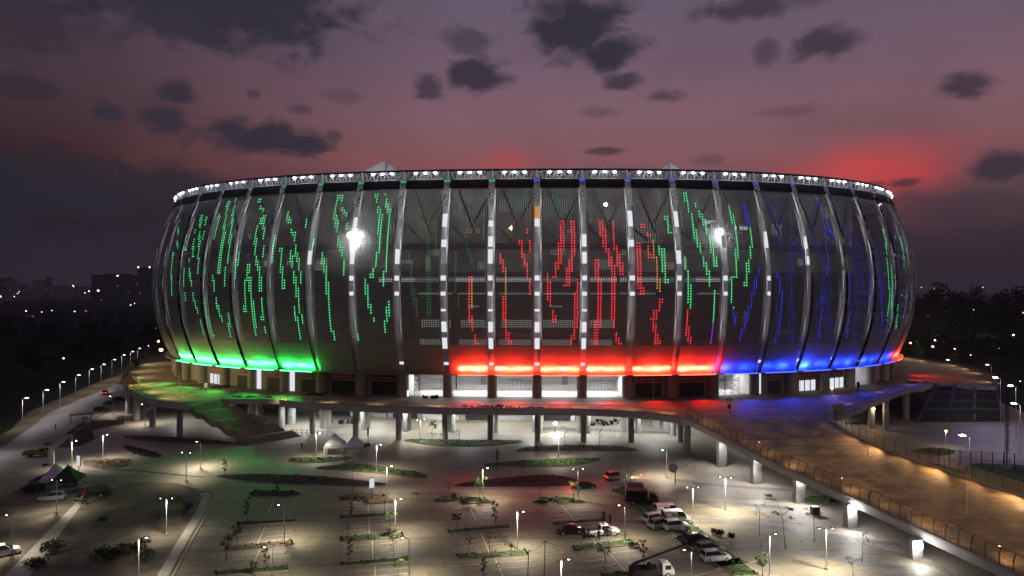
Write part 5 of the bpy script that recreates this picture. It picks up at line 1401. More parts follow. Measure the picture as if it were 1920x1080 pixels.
# motorcycles
def moto(body):
    t = thing('motorcycle', 'x', 'motorcycle')
    for x in (-.62, .62):
        mb = MB()
        for i in range(14):
            a, b = 2 * math.pi * i / 14, 2 * math.pi * (i + 1) / 14
            mb.tube((x + .25 * math.cos(a), 0, .28 + .25 * math.sin(a)), (x + .25 * math.cos(b), 0, .28 + .25 * math.sin(b)), .055, n=5)
        for i in range(4): a = i * .8; mb.tube((x - .22 * math.cos(a), 0, .28 - .22 * math.sin(a)), (x + .22 * math.cos(a), 0, .28 + .22 * math.sin(a)), .012, n=3)
        mb.build('wheel', M_black, t, local=True)
    mb = MB(); loft(mb, [(-.85,.62,.78,.07,.06),(-.4,.42,.72,.15,.12),(0,.34,.6,.16,.13),(.25,.36,.7,.15,.12),(.5,.5,.95,.16,.12),(.6,.7,1.0,.12,.08)], 0, .05); mb.build('body', body, t, local=True)
    mb = MB(); loft(mb, [(-.8,.76,.86,.1,.09),(-.3,.72,.84,.14,.12),(.1,.66,.76,.12,.1)], 0, .04); mb.build('seat', M_black, t, local=True)
    mb = MB(); mb.tube((.62, 0, .28), (.5, 0, 1.02), .04, n=5); mb.tube((.48, -.34, 1.06), (.48, .34, 1.06), .025, n=5); mb.tube((.05, .1, .35), (-.02, .28, .02), .02, n=4); mb.build('handlebar', M_steel, t, local=True)
    return t
MOTO = moto(BLK); MOTOW = moto(GRY)
ML = [(87,876,10,0,'single motorcycle standing alone on the left road'), (96,872,70,1,'motorcycle at the near end of the parked row by the wedge bed'), (133,815,35,0,'first dark motorcycle in the tight row by the wedge bed'), (138,811,35,0,'second motorcycle in the tight row by the wedge bed'), (143,807,35,1,'third motorcycle in the tight row, with a grey body'),
      (148,803,35,0,'fourth motorcycle in the tight row by the wedge bed'), (153,799,35,0,'fifth motorcycle in the tight row by the wedge bed'), (158,796,35,1,'last motorcycle at the far end of the tight row'), (90,836,20,0,'motorcycle parked across the road near the tall road lamp'),
      (1189,1027,8,1,'pale scooter parked on the bay lines beside the columnar sapling'), (1222,972,60,0,'dark motorcycle leftmost of those beside the white vans'), (1230,976,60,1,'grey motorcycle next to the white vans'), (1238,982,60,0,'dark motorcycle in front of the white vans'), (1244,988,55,0,'dark motorcycle beside the open-doored white car'),
      (1284,1004,50,0,'dark motorcycle between the white car and the black hatchback'), (1292,1008,50,0,'dark motorcycle touching the small corner bed'), (150,940,10,1,'pale motorcycle at the head of the footpath'), (157,946,0,0,'dark motorcycle beside the red truck'), (1102,1012,0,0,'dark motorcycle behind the pickup group'), (1562,944,5,0,'bicycle-like dark motorcycle beside the bright green bed'), (160,787,30,0,'motorcycle under the low shelter by the road')]
for i, (x, y, h, k, lb) in enumerate(ML):
    s = MOTOW if k else MOTO
    dup(s, at(x, y), R(h), lb, 'motorcycles')
for s in (MOTO, MOTOW):
    for ch in list(s.children): bpy.data.objects.remove(ch)
    bpy.data.objects.remove(s)
t = thing('bike_shelter', 'low dark shelter over motorcycles beside the left road', 'shelter', at(152, 790), R(40))
for x in (-2.6, 2.6):
    for y in (-1, 1): mb = MB(); mb.tube((x, y, 0), (x, y, 2.1), .06, n=6); mb.build('leg', M_dark, t, local=True)
mb = MB(); mb.box((0, 0, 2.15), (6, 2.6, .1)); mb.build('roof', M_shutter, t, local=True)

# ------------------------------------------------------------------ tents
def tent(label, px, py, w, rz, m, h=2.4, peak=2.4, z=0.0, skirts=False, name='tent', group=None, lamp=None):
    t = thing(name, label, 'tent', at(px, py, z), R(rz), group)
    r = w / 2
    for sx in (-1, 1):
        for sy in (-1, 1):
            mb = MB(); mb.tube((sx * r, sy * r, 0), (sx * r, sy * r, h), .06, n=6); mb.build('leg', M_lamppost if m is not M_canvdark else M_dark, t, local=True)
            if skirts: mb = MB(); mb.box((sx * r * .96, sy * r * .96, h * .5), (.5, .3, h), taper=.5); mb.build('corner_curtain', m, t, local=True)
    mb = MB(); rows = []
    prof = [(1.02, -.25), (1.0, 0), (.78, .2), (.55, .42), (.33, .68), (.14, .9), (.02, 1.0)]
    for k, zz in prof:
        row = []
        for q in range(17):
            a = -math.pi / 4 + 2 * math.pi * q / 16; c, s = math.cos(a), math.sin(a); mx = max(abs(c), abs(s))
            sag = 1 - .05 * (1 - abs(abs(c) - abs(s)))
            row.append((r * k * c / mx * sag, r * k * s / mx * sag, h + peak * zz))
        rows.append(row)
    mb.grid(rows); mb.build('canopy', m, t, local=True)
    mb = MB(); mb.ball((0, 0, h + peak + .1), .1, n=6); mb.build('finial', m, t, local=True)
    if lamp: light('POINT', (0, 0, h - .2), lamp[0], lamp[1], .2, parent=t)
    return t
tent('left of two white peaked tents below the deck', 628, 850, 4.6, 8, M_canvas, skirts=True, group='white tents')
tent('right of two white peaked tents, in half shade', 664, 853, 4.6, 8, M_canvas, skirts=True, group='white tents')
tent('peaked tent with a pale lit side over the parked cars', 104, 915, 4.4, 15, M_canvas, 2.3, 2.6, group='dark tents')
tent('dark peaked tent joined to the pale one by the parked cars', 127, 917, 4.8, 15, M_canvdark, 2.3, 2.4, group='dark tents')
tent('small orange-lit peaked tent on the left edge of the deck', 243, 729, 5.2, 20, M_orange, 2.2, 1.9, z=10.0, name='orange_tent', lamp=(260, (1, .5, .25)))
t = thing('table', 'small table with goods under the orange tent', 'table', at(246, 731, 10), R(20))
mb = MB(); mb.box((0, 0, .8), (2.2, .8, .08)); mb.build('tabletop', M_bark, t, local=True)
for x in (-1, 1):
    for y in (-.3, .3): mb = MB(); mb.box((x, y, .4), (.08, .08, .8)); mb.build('leg', M_dark, t, local=True)

# ------------------------------------------------------------------ sign boards
def sign(label, px, py, w, h, z0, m, rz=0.0, lit=0, name='sign_board', z=0.0, zl=None):
    t = thing(name, label, 'sign', at(px, py, z), R(rz), None)
    mb = MB()
    for s in ((-1, 1) if w > 2.5 else (0,)): mb.tube((s * w * .4, 0, 0), (s * w * .4, 0, z0 + h * .5), .08, n=6)
    mb.build('post', M_dark, t, local=True)
    mb = MB(); mb.box((0, 0, z0 + h / 2), (w, .22, h)); mb.build('board', M_shutter if lit else m, t, local=True)
    mb = MB(); mb.box((0, -.12, z0 + h / 2), (w * .93, .03, h * .94)); mb.build('face', m, t, local=True)
    return t
sign('unlit white upright sign panel at the left, above the dark tents', 96, 874, 1.45, 3.0, .5, mat('grey_panel', (.5, .5, .53), .5), -8)
sign('glowing white upright sign panel beside the brown-green bed', 148, 884, 1.15, 2.3, 1.2, E_sign, -25, 1)
sign('glowing white upright sign board on a dark post in the parking island', 697, 934, 1.0, 2.0, 1.9, E_sign, 20, 1)
sign('pale sign pillar at the lower end of the wedge bed', 134, 838, .9, 2.6, .1, M_conc, -20)
sign('dark sign seen edge-on behind the right white tent', 690, 832, .5, 1.8, 2.2, M_dark, 70)
sign('dark tall sign totem on the plaza right of the curved bed', 932, 882, .55, 2.2, 2.4, M_dark, 75)
sign('glowing amber totem standing at the edge of the deck', 765, 757, .45, 1.6, 1.9, E_panel, 0, 1, z=10.0)
sign('small grey board on two legs by the rounded island', 851, 940, .9, 1.0, .5, M_shutter, 25)
sign('black square sign board on the far left of the deck', 255, 712, 1.6, 1.8, 4.6, M_dark, 10, z=10.0)
sign('dark sign on a pole at the blue side of the deck', 1609, 748, .8, 1.6, 3.0, M_dark, 10, z=10.0)
sign('white notice board at the tip of the diagonal verge', 1167, 907, 1.0, 2.2, .2, M_canvas, 20)
sign('pale green lit notice board on the green side of the deck', 386, 738, .9, 1.4, 1.6, mat('pale_board', (.6, .65, .6), .6), 0, z=10.0)
t = thing('round_sign', 'round grey sign on a dark post on the right of the car park', 'sign', at(1266, 907), R(10))
mb = MB(); mb.tube((0, 0, 0), (0, 0, 4.0), .12, n=8); mb.build('post', M_dark, t, local=True)
mb = MB(); mb.tube((-.5, -.12, 3.3), (-.5, -.02, 3.3), .95, n=20); mb.build('disc', mat('grey_disc', (.2, .2, .21), .6), t, local=True)
t = thing('signal_pole', 'dark leafy-topped pole with a hanging box on the red deck', 'pole', at(1369, 778, 10), 0)
mb = MB(); mb.tube((0, 0, 0), (0, 0, 3.6), .08, n=6); mb.build('post', M_dark, t, local=True)
mb = MB(); mb.box((-.25, 0, 2.0), (.7, .4, 1.0)); mb.build('box', M_dark, t, local=True)
mb = MB(); leaf_cloud(mb, (0, 0, 3.7), .8, .4, 40, .22); mb.build('top', M_leafd, t, local=True)
# bare wooden posts and cable
P1, P2 = at(1020, 1084), at(989, 1100)
for p, h, lb in ((P1, 5.2, 'thin bare post holding cables in the lower middle of the car park'), (P2, 5.0, 'knotty bare post next to the green strip at the bottom')):
    t = thing('utility_post', lb, 'post', p); mb = MB(); mb.tube((0, 0, 0), (.15, 0, h), .07, .045, 6); mb.build('pole', M_bark, t, local=True); mb = MB(); mb.box((.15, 0, h - .2), (.9, .06, .06)); mb.build('crossarm', M_bark, t, local=True)
t = tag(None or MB().path([P2 + Vector((0, 0, 4.6)), P2.lerp(P1, .35) + Vector((0, 0, 4.4)), P2.lerp(P1, .7) + Vector((0, 0, 4.6)), P1 + Vector((.1, 0, 5.0)), P1 + Vector((3, 1.5, 3.6)), P1 + Vector((7, 4, 3.0)), P1 + Vector((13, 8, 3.2))], .018, 4).build('cable', M_black), 'thin black cable sagging between the bare posts', 'cable')
t = thing('low_rail', 'low metal rail on the grass strip in front of the pickup', 'rail', at(1101, 1028), R(11))
for x in (-1.1, 1.1): mb = MB(); mb.tube((x, 0, .2), (x, 0, 1.4), .05, n=6); mb.build('leg', M_steel, t, local=True)
mb = MB(); mb.tube((-1.2, 0, 1.4), (1.2, 0, 1.4), .05, n=6); mb.build('top_bar', M_steel, t, local=True)
for i, (x, y) in enumerate(((778,932),(785,932))):
    t = thing('road_barrier', ['left small orange barrier on the parking lane', 'right small orange barrier on the parking lane'][i], 'barrier', at(x, y), R(8), 'orange barriers')
    mb = MB(); mb.box((0, 0, .75), (.8, .08, .3)); mb.build('board', M_orange, t, local=True)
    for s in (-1, 1): mb = MB(); mb.tube((s * .3, 0, 0), (s * .3, 0, .9), .04, n=5); mb.build('leg', M_orange, t, local=True)
for i, (x, y) in enumerate(((1203,893),(1212,890))):
    t = thing('traffic_cone', ['left orange cone in the headlight beam', 'right orange cone in the headlight beam'][i], 'cone', at(x, y), 0, 'cones')
    mb = MB(); mb.lathe([(.16, 0.04), (.03, .7)], (0, 0, 0), 10); mb.build('body', M_orange, t, local=True); mb = MB(); mb.box((0, 0, .03), (.4, .4, .06)); mb.build('base', M_orange, t, local=True)
# heaps on the deck and under it
def heap(label, px, py, L, W, h, z, n=16, m=M_dark):
    p = at(px, py, z); mb = MB()
    for _ in range(n):
        x, y = random.uniform(-L, L) / 2, random.uniform(-W, W) / 2
        mb.box((p.x + x, p.y + y, z + random.uniform(.1, h * .6)), (random.uniform(.3, 1.1), random.uniform(.2, .6), random.uniform(.15, h * .7)), random.random() * 3)
    tag(mb.build('debris_heap', m), label, 'debris heap', 'heaps of building leftovers')
heap('dark heap of leftovers beside the scaffold on the deck', 800, 746, 7, 1.5, .9, 10)
heap('low dark heap at the deck edge below the bright lobby', 895, 763, 9, 1.2, .6, 10)
heap('dark heap at the deck edge between two thin bare poles', 935, 764.5, 6, 1.2, .9, 10)
heap('longest dark heap at the deck edge near the red light', 985, 765, 9, 1.2, .6, 10)
heap('brown pile of boards at the head of the grand staircase', 470, 745, 12, 1.2, .5, 10, 22, M_brownsoil)
heap('dark heap on the green side of the deck by the gate', 412, 727, 6, 1.5, 1.0, 10)
heap('dark heap by the beige wall of the green side', 595, 741, 6, 1.5, 1.0, 10)
heap('dark stored material under the deck near the third column', 1130, 797, 9, 2, 2.0, 0, 26)
heap('dark stored material under the deck at the left', 640, 795, 8, 2, 1.8, 0, 20)
heap('low dark bench-like stack under the deck', 815, 814, 6, .8, .5, 0, 8, M_conc)
heap('dark heap near the top of the right staircase', 1720, 718, 9, 2, .9, 10)
# scaffolds
def scaffold(label, px, py, w, h, z=10.0):
    t = thing('scaffold', label, 'scaffold', at(px, py, z), R(0), 'scaffold towers')
    for x in (-w / 2, w / 2):
        for y in (-.6, .6): mb = MB(); mb.tube((x, y, 0), (x, y, h), .05, n=5); mb.build('upright', M_dark, t, local=True)
    mb = MB(); n = int(h / 1.5)
    for i in range(n):
        z0, z1 = i * 1.5 + .2, (i + 1) * 1.5
        for y in (-.6, .6): mb.tube((-w / 2, y, z0), (w / 2, y, z1), .035, n=4); mb.tube((w / 2, y, z0), (-w / 2, y, z1), .035, n=4); mb.tube((-w / 2, y, z1), (w / 2, y, z1), .035, n=4)
    mb.build('bracing', M_dark, t, local=True)
    mb = MB(); mb.box((0, 0, h * .7), (w, 1.1, .06)); mb.build('platform', M_bark, t, local=True)
scaffold('single scaffold tower in the left bright lobby', 782, 741, 1.4, 6); scaffold('left scaffold tower in the lobby at the start of the blue light', 1353, 740, 2.0, 5.8); scaffold('right scaffold tower in the lobby at the start of the blue light', 1379, 738, 2.2, 5.5)

# ------------------------------------------------------------------ people
def person(label, px, py, head, pose='stand', shirt=M_cloth_d, z=0.0, h=1.7):
    t = thing('person', label, 'person', at(px, py, z), R(head), 'people in the car park')
    k = h / 1.7
    J = {'pelvis': (0,0,.92), 'chest': (0.02,0,1.25), 'neck': (0.03,0,1.45), 'head0': (0.05,0,1.53), 'head1': (0.05,0,1.66),
         'shL': (0,.19,1.38), 'elL': (-.03,.26,1.12), 'haL': (.08,.25,.88), 'shR': (0,-.19,1.38), 'elR': (-.03,-.26,1.12), 'haR': (.1,-.24,.9),
         'hiL': (0,.1,.88), 'knL': (.03,.11,.48), 'anL': (0,.12,.07), 'toL': (.17,.13,.04), 'hiR': (0,-.1,.88), 'knR': (.04,-.11,.48), 'anR': (.02,-.12,.07), 'toR': (.19,-.13,.04)}
    if pose == 'walk': J.update(knL=(.18,.11,.5), anL=(.22,.12,.09), toL=(.38,.12,.08), knR=(-.05,-.11,.48), anR=(-.26,-.12,.1), toR=(-.12,-.12,.03), haL=(-.12,.26,.9), haR=(.22,-.24,.95))
    if pose == 'arm': J.update(elR=(.12,-.28,1.15), haR=(.36,-.18,1.2))
    Rr = {'pelvis': .145, 'chest': .15, 'neck': .06, 'head0': .085, 'head1': .095, 'shL': .075, 'elL': .05, 'haL': .04, 'shR': .075, 'elR': .05, 'haR': .04, 'hiL': .1, 'knL': .065, 'anL': .05, 'toL': .045, 'hiR': .1, 'knR': .065, 'anR': .05, 'toR': .045}
    E_ = [('pelvis','chest'),('chest','neck'),('neck','head0'),('head0','head1'),('chest','shL'),('shL','elL'),('elL','haL'),('chest','shR'),('shR','elR'),('elR','haR'),('pelvis','hiL'),('hiL','knL'),('knL','anL'),('anL','toL'),('pelvis','hiR'),('hiR','knR'),('knR','anR'),('anR','toR')]
    ks = list(J)
    me = bpy.data.meshes.new('body'); me.from_pydata([tuple(c * k for c in J[q]) for q in ks], [(ks.index(a), ks.index(b)) for a, b in E_], [])
    o = bpy.data.objects.new('body', me); COL.objects.link(o); o.parent = t
    md = o.modifiers.new('skin', 'SKIN')
    for i, q in enumerate(ks):
        v = me.skin_vertices[0].data[i]; v.radius = (Rr[q] * k, Rr[q] * k * (.8 if q in ('pelvis', 'chest') else 1)); v.use_root = (q == 'pelvis')
    sb = o.modifiers.new('sub', 'SUBSURF'); sb.levels = 1; sb.render_levels = 1
    me.materials.append(M_skin)
    # clothes
    def limb(a, b, ra, rb, mb, n=8):
        A, Bq = Vector(J[a]) * k, Vector(J[b]) * k; mb.tube(A, Bq, ra * k, rb * k, n)
    mb = MB(); mb.lathe([(.165 * k, .86 * k), (.17 * k, 1.0 * k), (.185 * k, 1.25 * k), (.15 * k, 1.4 * k), (.07 * k, 1.47 * k)], (0.01, 0, 0), 12)
    for s in 'LR': limb('sh' + s, 'el' + s, .085, .065, mb)
    mb.build('shirt', shirt, t, local=True, smooth=True)
    mb = MB(); mb.lathe([(.15 * k, .78 * k), (.17 * k, .9 * k)], (0, 0, 0), 12)
    for s in 'LR': limb('hi' + s, 'kn' + s, .11, .08, mb); limb('kn' + s, 'an' + s, .08, .065, mb)
    mb.build('trousers', M_cloth_d, t, local=True, smooth=True)
    mb = MB(); mb.ball((.03 * k, 0, 1.66 * k), .105 * k, .1 * k, .09 * k, 8); mb.build('hair', M_hair, t, local=True, smooth=True)
    return t
person('taller of two dark-clothed people standing behind the white pickup', 1132, 977, 260, 'stand', h=1.85)
person('shorter of two dark-clothed people standing behind the white pickup', 1144, 982, 250, 'arm')
person('person in dark clothes at the rear of the white pickup', 1096, 1010, 20, 'stand')
person('person in a blue-grey top near the tail of the pickup', 1104, 1006, 200, 'arm', M_cloth_b)
person('person stooping by the wheel of the white pickup', 1123, 1012, 90, 'walk')
person('person in dark clothes beside the road sign on the left road', 104, 806, 40, 'stand')
person('person near the white tents in dark clothes', 566, 842, 90, 'walk')
person('person walking across the muddy ground', 298, 978, 190, 'walk')
person('person under the orange tent on the deck', 238, 730, 200, 'stand', z=10.0)
person('person at the head of the footpath beside the motorcycles', 146, 938, 100, 'stand')
person('dark-clothed person between the vans and the motorcycles', 1248, 982, 140, 'arm')
person('person standing on the green deck near the notice board', 442, 739, 180, 'stand', z=10.0)
# ------------------------------------------------------------------ far surroundings
def tower_mat(name, seed, lit, sx=3.4, sz=3.3, col=(0.016, 0.016, 0.02), st=0.2):
    m, nt, out = newmat(name); N = nt.nodes
    p = N.new('ShaderNodeBsdfPrincipled'); p.inputs['Base Color'].default_value = (*[c * 2.2 for c in col], 1); p.inputs['Roughness'].default_value = .9
    tc = N.new('ShaderNodeTexCoord'); sep = N.new('ShaderNodeSeparateXYZ'); lk(nt, tc.outputs['Object'], sep.inputs[0])
    def M(op, a, b):
        x = N.new('ShaderNodeMath'); x.operation = op
        for i, v in enumerate((a, b)):
            if isinstance(v, (int, float)): x.inputs[i].default_value = v
            else: lk(nt, v, x.inputs[i])
        return x.outputs[0]
    h = M('ADD', sep.outputs[0], M('MULTIPLY', sep.outputs[1], 1.0))
    u = M('DIVIDE', h, sx); v = M('DIVIDE', sep.outputs[2], sz)
    cx = N.new('ShaderNodeCombineXYZ'); lk(nt, M('FLOOR', u, 0), cx.inputs[0]); lk(nt, M('FLOOR', v, 0), cx.inputs[1]); cx.inputs[2].default_value = seed
    wn = N.new('ShaderNodeTexWhiteNoise'); wn.noise_dimensions = '3D'; lk(nt, cx.outputs[0], wn.inputs[0])
    on = M('LESS_THAN', wn.outputs['Value'], lit)
    fr = M('MULTIPLY', M('LESS_THAN', M('FRACT', u, 0), .62), M('LESS_THAN', M('FRACT', v, 0), .6))
    p.inputs['Emission Color'].default_value = (1.0, .86, .66, 1)
    lk(nt, M('MULTIPLY', M('MULTIPLY', on, fr), st), p.inputs['Emission Strength'])
    lk(nt, p.outputs[0], out.inputs[0]); m.cycles.emission_sampling = 'NONE'
    return m
TWN = [(185,256,516,1300,.006,'broad dark tower block left of the stadium with one bright roof light'), (262,287,503,1250,.004,'tall slim dark tower right beside the stadium with red roof lights'),
       (3,24,522,1900,.05,'slim tower at the far left edge of the skyline'), (27,33,530,2100,.05,'thinnest tower of the far left skyline'), (85,96,521,1900,.09,'slim tower with a column of lit windows on the left skyline'),
       (40,62,533,2300,.05,'low block between the slim towers on the left skyline'), (104,128,536,2400,.05,'wide low block on the left skyline'), (133,146,536,1900,.05,'tower with a white roof light on the left skyline'), (152,170,538,2300,.04,'low block nearest the broad dark tower'), (64,80,526,2500,.05,'pale distant block behind the left skyline'),
       (244,252,522,1700,.12,'thin tower with lit windows just behind the broad dark block')]
for i, (x0, x1, yt, d, lit, lb) in enumerate(TWN):
    w = (x1 - x0) / F * d; h = CAMZ + (HZ - yt) / F * d; cx = ((x0 + x1) / 2 - 960) / F * d
    t = thing('tower_block', lb, 'tower', (cx, d, 0), R(8 * (i % 3 - 1)), 'towers on the skyline')
    mb = MB(); mb.box((0, 0, h / 2), (w * .96, w * .7, h)); mb.build('wall', tower_mat('tower_wall_%d' % i, i * 3.1, lit), t, local=True)
    mb = MB(); mb.box((0, 0, h + 1.2), (w * .5, w * .4, 2.4)); mb.box((w * .2, 0, h + .6), (w * .3, w * .3, 1.2)); mb.build('roof_plant', M_farleaf, t, local=True)
    if i in (0, 1, 7):
        for xx in ((.28,) if i == 0 else (-.42, .42) if i == 1 else (0,)):
            mb = MB(); mb.ball((w * xx, -w * .36, h + (1.5 if i != 0 else -1.5)), 2.2 if i == 0 else 1.3, 1, .9, 6); mb.build('roof_light', E_lamp_warm if i == 1 else E_lamp_far, t, local=True)
# low houses in the dark on both sides
HS = [(195,606,24,15,1,'house with pale upper windows among dark trees left of the stadium'), (118,618,22,10,0,'low dark house in front of the left skyline'), (70,628,26,9,0,'long dark house near the left edge'), (30,624,18,8,0,'small dark house close to the left edge'),
      (150,594,30,9,0,'long low roof behind the pale-windowed house'), (230,612,16,8,0,'small dark house right of the pale-windowed house'), (255,598,18,9,0,'dark gabled house just left of the facade'), (60,598,34,8,1,'long shed with a dim light on the left'),
      (1818,640,44,6,2,'long pale low roof on the dark right side'), (1900,648,28,6,2,'pale low building at the right edge'), (1740,606,30,9,1,'low house with a lit window under the right tree line'), (1850,606,34,9,0,'dark low house in the right tree line'), (1880,690,22,6,0,'small dark shed behind the bright right lamps')]
for x, y, w, h, lit, lb in HS:
    p = at(x, y); t = thing('distant_house', lb, 'house', p, R(random.uniform(-20, 20)), 'houses in the dark')
    mb = MB(); mb.box((0, 0, h * .32), (w, w * .5, h * .64)); mb.build('wall', mat('far_wall_%d' % x, (.035, .035, .04) if lit != 2 else (.12, .12, .13), .9, var=.2, scale=.2), t, local=True)
    hw, hd = w * .54, w * .3; z0, z1 = h * .63, h
    mb = MB(); mb.add([(-hw, -hd, z0), (hw, -hd, z0), (hw, hd, z0), (-hw, hd, z0), (-hw * .8, 0, z1), (hw * .8, 0, z1)], [(0, 1, 5, 4), (2, 3, 4, 5), (1, 2, 5), (3, 0, 4), (3, 2, 1, 0)]); mb.build('roof', M_farleaf if lit != 2 else mat('pale_roof_%d' % x, (.1, .1, .11), .8), t, local=True)
    if lit == 1:
        for q in (-.3, 0, .28): mb = MB(); mb.box((w * q, -w * .252, h * .42), (w * .16, .08, h * .22)); mb.build('window', mat('dim_pane', (.12, .12, .13), .5) if x == 195 else E_win3, t, local=True)
# trees: dark belts on both sides, one crown and trunk each
def dark_tree(x, y, h, r, label, group, n=420, m=M_farleaf):
    t = thing('dark_tree', label, 'tree', (x, y, 0), random.random() * 6, group)
    mb = MB(); mb.tube((0, 0, 0), (.3, .1, h * .55), .45, .22, 7)
    for i in range(4): a = i * 1.6; mb.tube((.15, 0, h * .4), (math.cos(a) * r * .6, math.sin(a) * r * .6, h * .68), .2, .06, 5)
    mb.build('trunk', M_bark, t, local=True)
    mb = MB()
    for i in range(9):
        a = random.random() * 6.3; q = r * random.uniform(.1, .65)
        leaf_cloud(mb, (math.cos(a) * q, math.sin(a) * q, h * random.uniform(.42, .88)), r * .42, h * .14, n // 9, .55 + r * .05)
    mb.build('crown', m, t, local=True)
for x, yt, d, r, lb in [(1770,529,480,9,'tallest bushy tree on the right skyline'), (1748,540,460,8,'rounded tree left of the tallest one on the right skyline'), (1725,546,420,7,'tree nearest the stadium on the right skyline'), (1795,546,470,8,'tree right of the tallest bushy tree'), (1815,553,480,8,'low tree in the dip of the right skyline'),
                        (1838,533,470,6,'pointed tree on the right skyline'), (1855,547,480,8,'low spreading tree right of the pointed tree'), (1880,549,470,8,'rounded tree left of the edge tree'), (1908,537,440,10,'large tree at the right edge of the picture'), (1700,560,400,7,'dark tree half hidden by the facade on the right'),
                        (1720,640,330,6,'lit yellow-green tree beside the amber lights'), (1790,655,300,4,'small tree lit by a lamp on the right')]:
    h = CAMZ - (yt - HZ) / F * d
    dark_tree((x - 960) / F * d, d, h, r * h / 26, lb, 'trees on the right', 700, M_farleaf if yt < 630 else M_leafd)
for x, yt, d, r, lb in [(20,590,420,8,'dark tree at the left edge above the road lamps'), (95,604,380,7,'dark tree left of the pale-windowed house'), (165,600,400,7,'dark tree touching the pale-windowed house'), (280,600,420,8,'dark tree beside the left flank of the stadium'), (60,650,290,6,'dark tree behind the nearest road lamps'), (140,640,330,6,'dark tree behind the middle road lamps'), (215,632,380,6,'dark tree behind the far road lamps')]:
    h = max(9, CAMZ - (yt - HZ) / F * d)
    dark_tree((x - 960) / F * d, d, h, r, lb, 'trees on the left', 500)
# the woods beyond read as one mass
mb = MB()
for _ in range(1500):
    s = random.choice((-1, 1)); d = random.uniform(330, 1500); a = random.uniform(.18, .75) if s > 0 else -random.uniform(.36, .78)
    if s > 0: a = random.uniform(.55, .78)
    x = a * d if s > 0 else a * d
    if s < 0 and x > -200: continue
    h = random.uniform(7, 13) + max(0, (d - 500) / 90)
    leaf_cloud(mb, (x, d, h * .45), 7 + d / 160, h * .5, 11, 2.0 + d / 500)
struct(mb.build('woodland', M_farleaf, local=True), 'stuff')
# lamps far away
def far_light(px, py, d, r, m, lb, cat='lamp', group=None):
    z = max(2.0, CAMZ - (py - HZ) / F * d); x = (px - 960) / F * d
    t = thing('distant_lamp', lb, cat, (x, d, 0), 0, group)
    mb = MB(); mb.tube((0, 0, 0), (0, 0, z), .12 + d / 9000, n=5); mb.build('post', M_dark, t, local=True)
    mb = MB(); mb.ball((0, 0, z), r * .62, r * .62, r * .5, 8); mb.build('lens', m, t, local=True)
FLAMPS = [(119,672,300,.6,0,'lone white lamp in the dark left of the road lamps'), (184,545,1100,2.4,1,'brightest warm light on the left skyline'), (167,546,1200,1.6,0,'white light next to the brightest one on the left skyline'), (159,549,1200,1.2,0,'small white light left of the paired skyline lights'),
          (138,537,1500,2.0,0,'white roof-height light on the left skyline'), (49,583,700,.9,0,'small white light low on the far left'), (78,585,700,.7,0,'faint light right of the low far-left light'), (97,582,700,.7,0,'faint light left of the pale glow'), (140,584,700,.9,0,'paired white light under the left skyline'), (161,583,650,1.6,3,'pale smudged light under the left skyline'),
          (245,572,800,.9,0,'white light just left of the facade, lower'), (252,569,800,.7,0,'white light just left of the facade, higher'), (297,640,400,1.0,1,'orange light where the deck meets the facade'), (302,656,330,1.4,1,'larger orange light at the far left end of the deck'), (280,648,420,1.1,0,'white glow at the far end of the left road'),
          (33,550,1700,1.6,1,'warm light at the foot of the far left towers'), (27,556,1500,1.3,1,'second warm light at the foot of the far left towers'), (1,556,1400,2.0,1,'warm light cut by the left edge'), (36,547,1700,1.5,0,'white light above the warm lights at far left'), (292,615,500,.5,0,'tiny light against the left flank of the facade'),
          (1739,593,480,.8,0,'white lamp below the right tree line'), (1775,584,480,.6,0,'small upright light below the tallest right tree'), (1917,586,480,1.1,1,'orange lamp at the right edge'), (1753,638,400,.8,0,'white lamp right of the deck rim'), (1749,650,390,.9,1,'amber lamp under the white one right of the deck rim'), (1707,643,380,.8,1,'amber lamp touching the right flank of the stadium'),
          (1790,654,360,.5,1,'small amber light beside the lit small tree'), (1873,654,380,.5,0,'small white light in the dark right side'), (1820,666,360,.35,1,'faint amber light above the bright right lamps'), (1900,628,420,.8,1,'long warm light near the right edge'), (1913,715,250,.3,0,'tiny lamp between the bright right lamps'), (1817,578,520,.5,0,'left light of the small cluster below the pointed tree'), (1826,581,520,.5,0,'middle light of the small cluster below the pointed tree'), (1832,578,520,.5,0,'right light of the small cluster below the pointed tree'),]
for x, y, d, r, k, lb in FLAMPS: far_light(x, y, d, r, (E_lamp_far, E_lamp_warm, E_lamp_far, E_win3)[k], lb, group='distant lamps')
for i, x in enumerate((1728, 1737, 1752, 1763, 1766, 1828, 1843)):
    far_light(x, 540 + (i * 7 % 3) - 1, 2600, 2.6, E_win3 if i % 2 else E_lamp_far, 'tiny far light in the string of lights on the right horizon', group='string of horizon lights')
for i in range(20):
    x = random.uniform(0, 175); far_light(x, random.uniform(541, 552), 2400, .8, E_win3, 'tiny faint city light under the left skyline', group='faint city lights')
light('POINT', ((1720 - 960) / F * 325, 318, 22), 6000, (1, .85, .4), 1.0, name='tree_lamp')
light('POINT', ((1792 - 960) / F * 298, 292, 14), 700, (1, .85, .5), 1.0, name='tree_lamp')
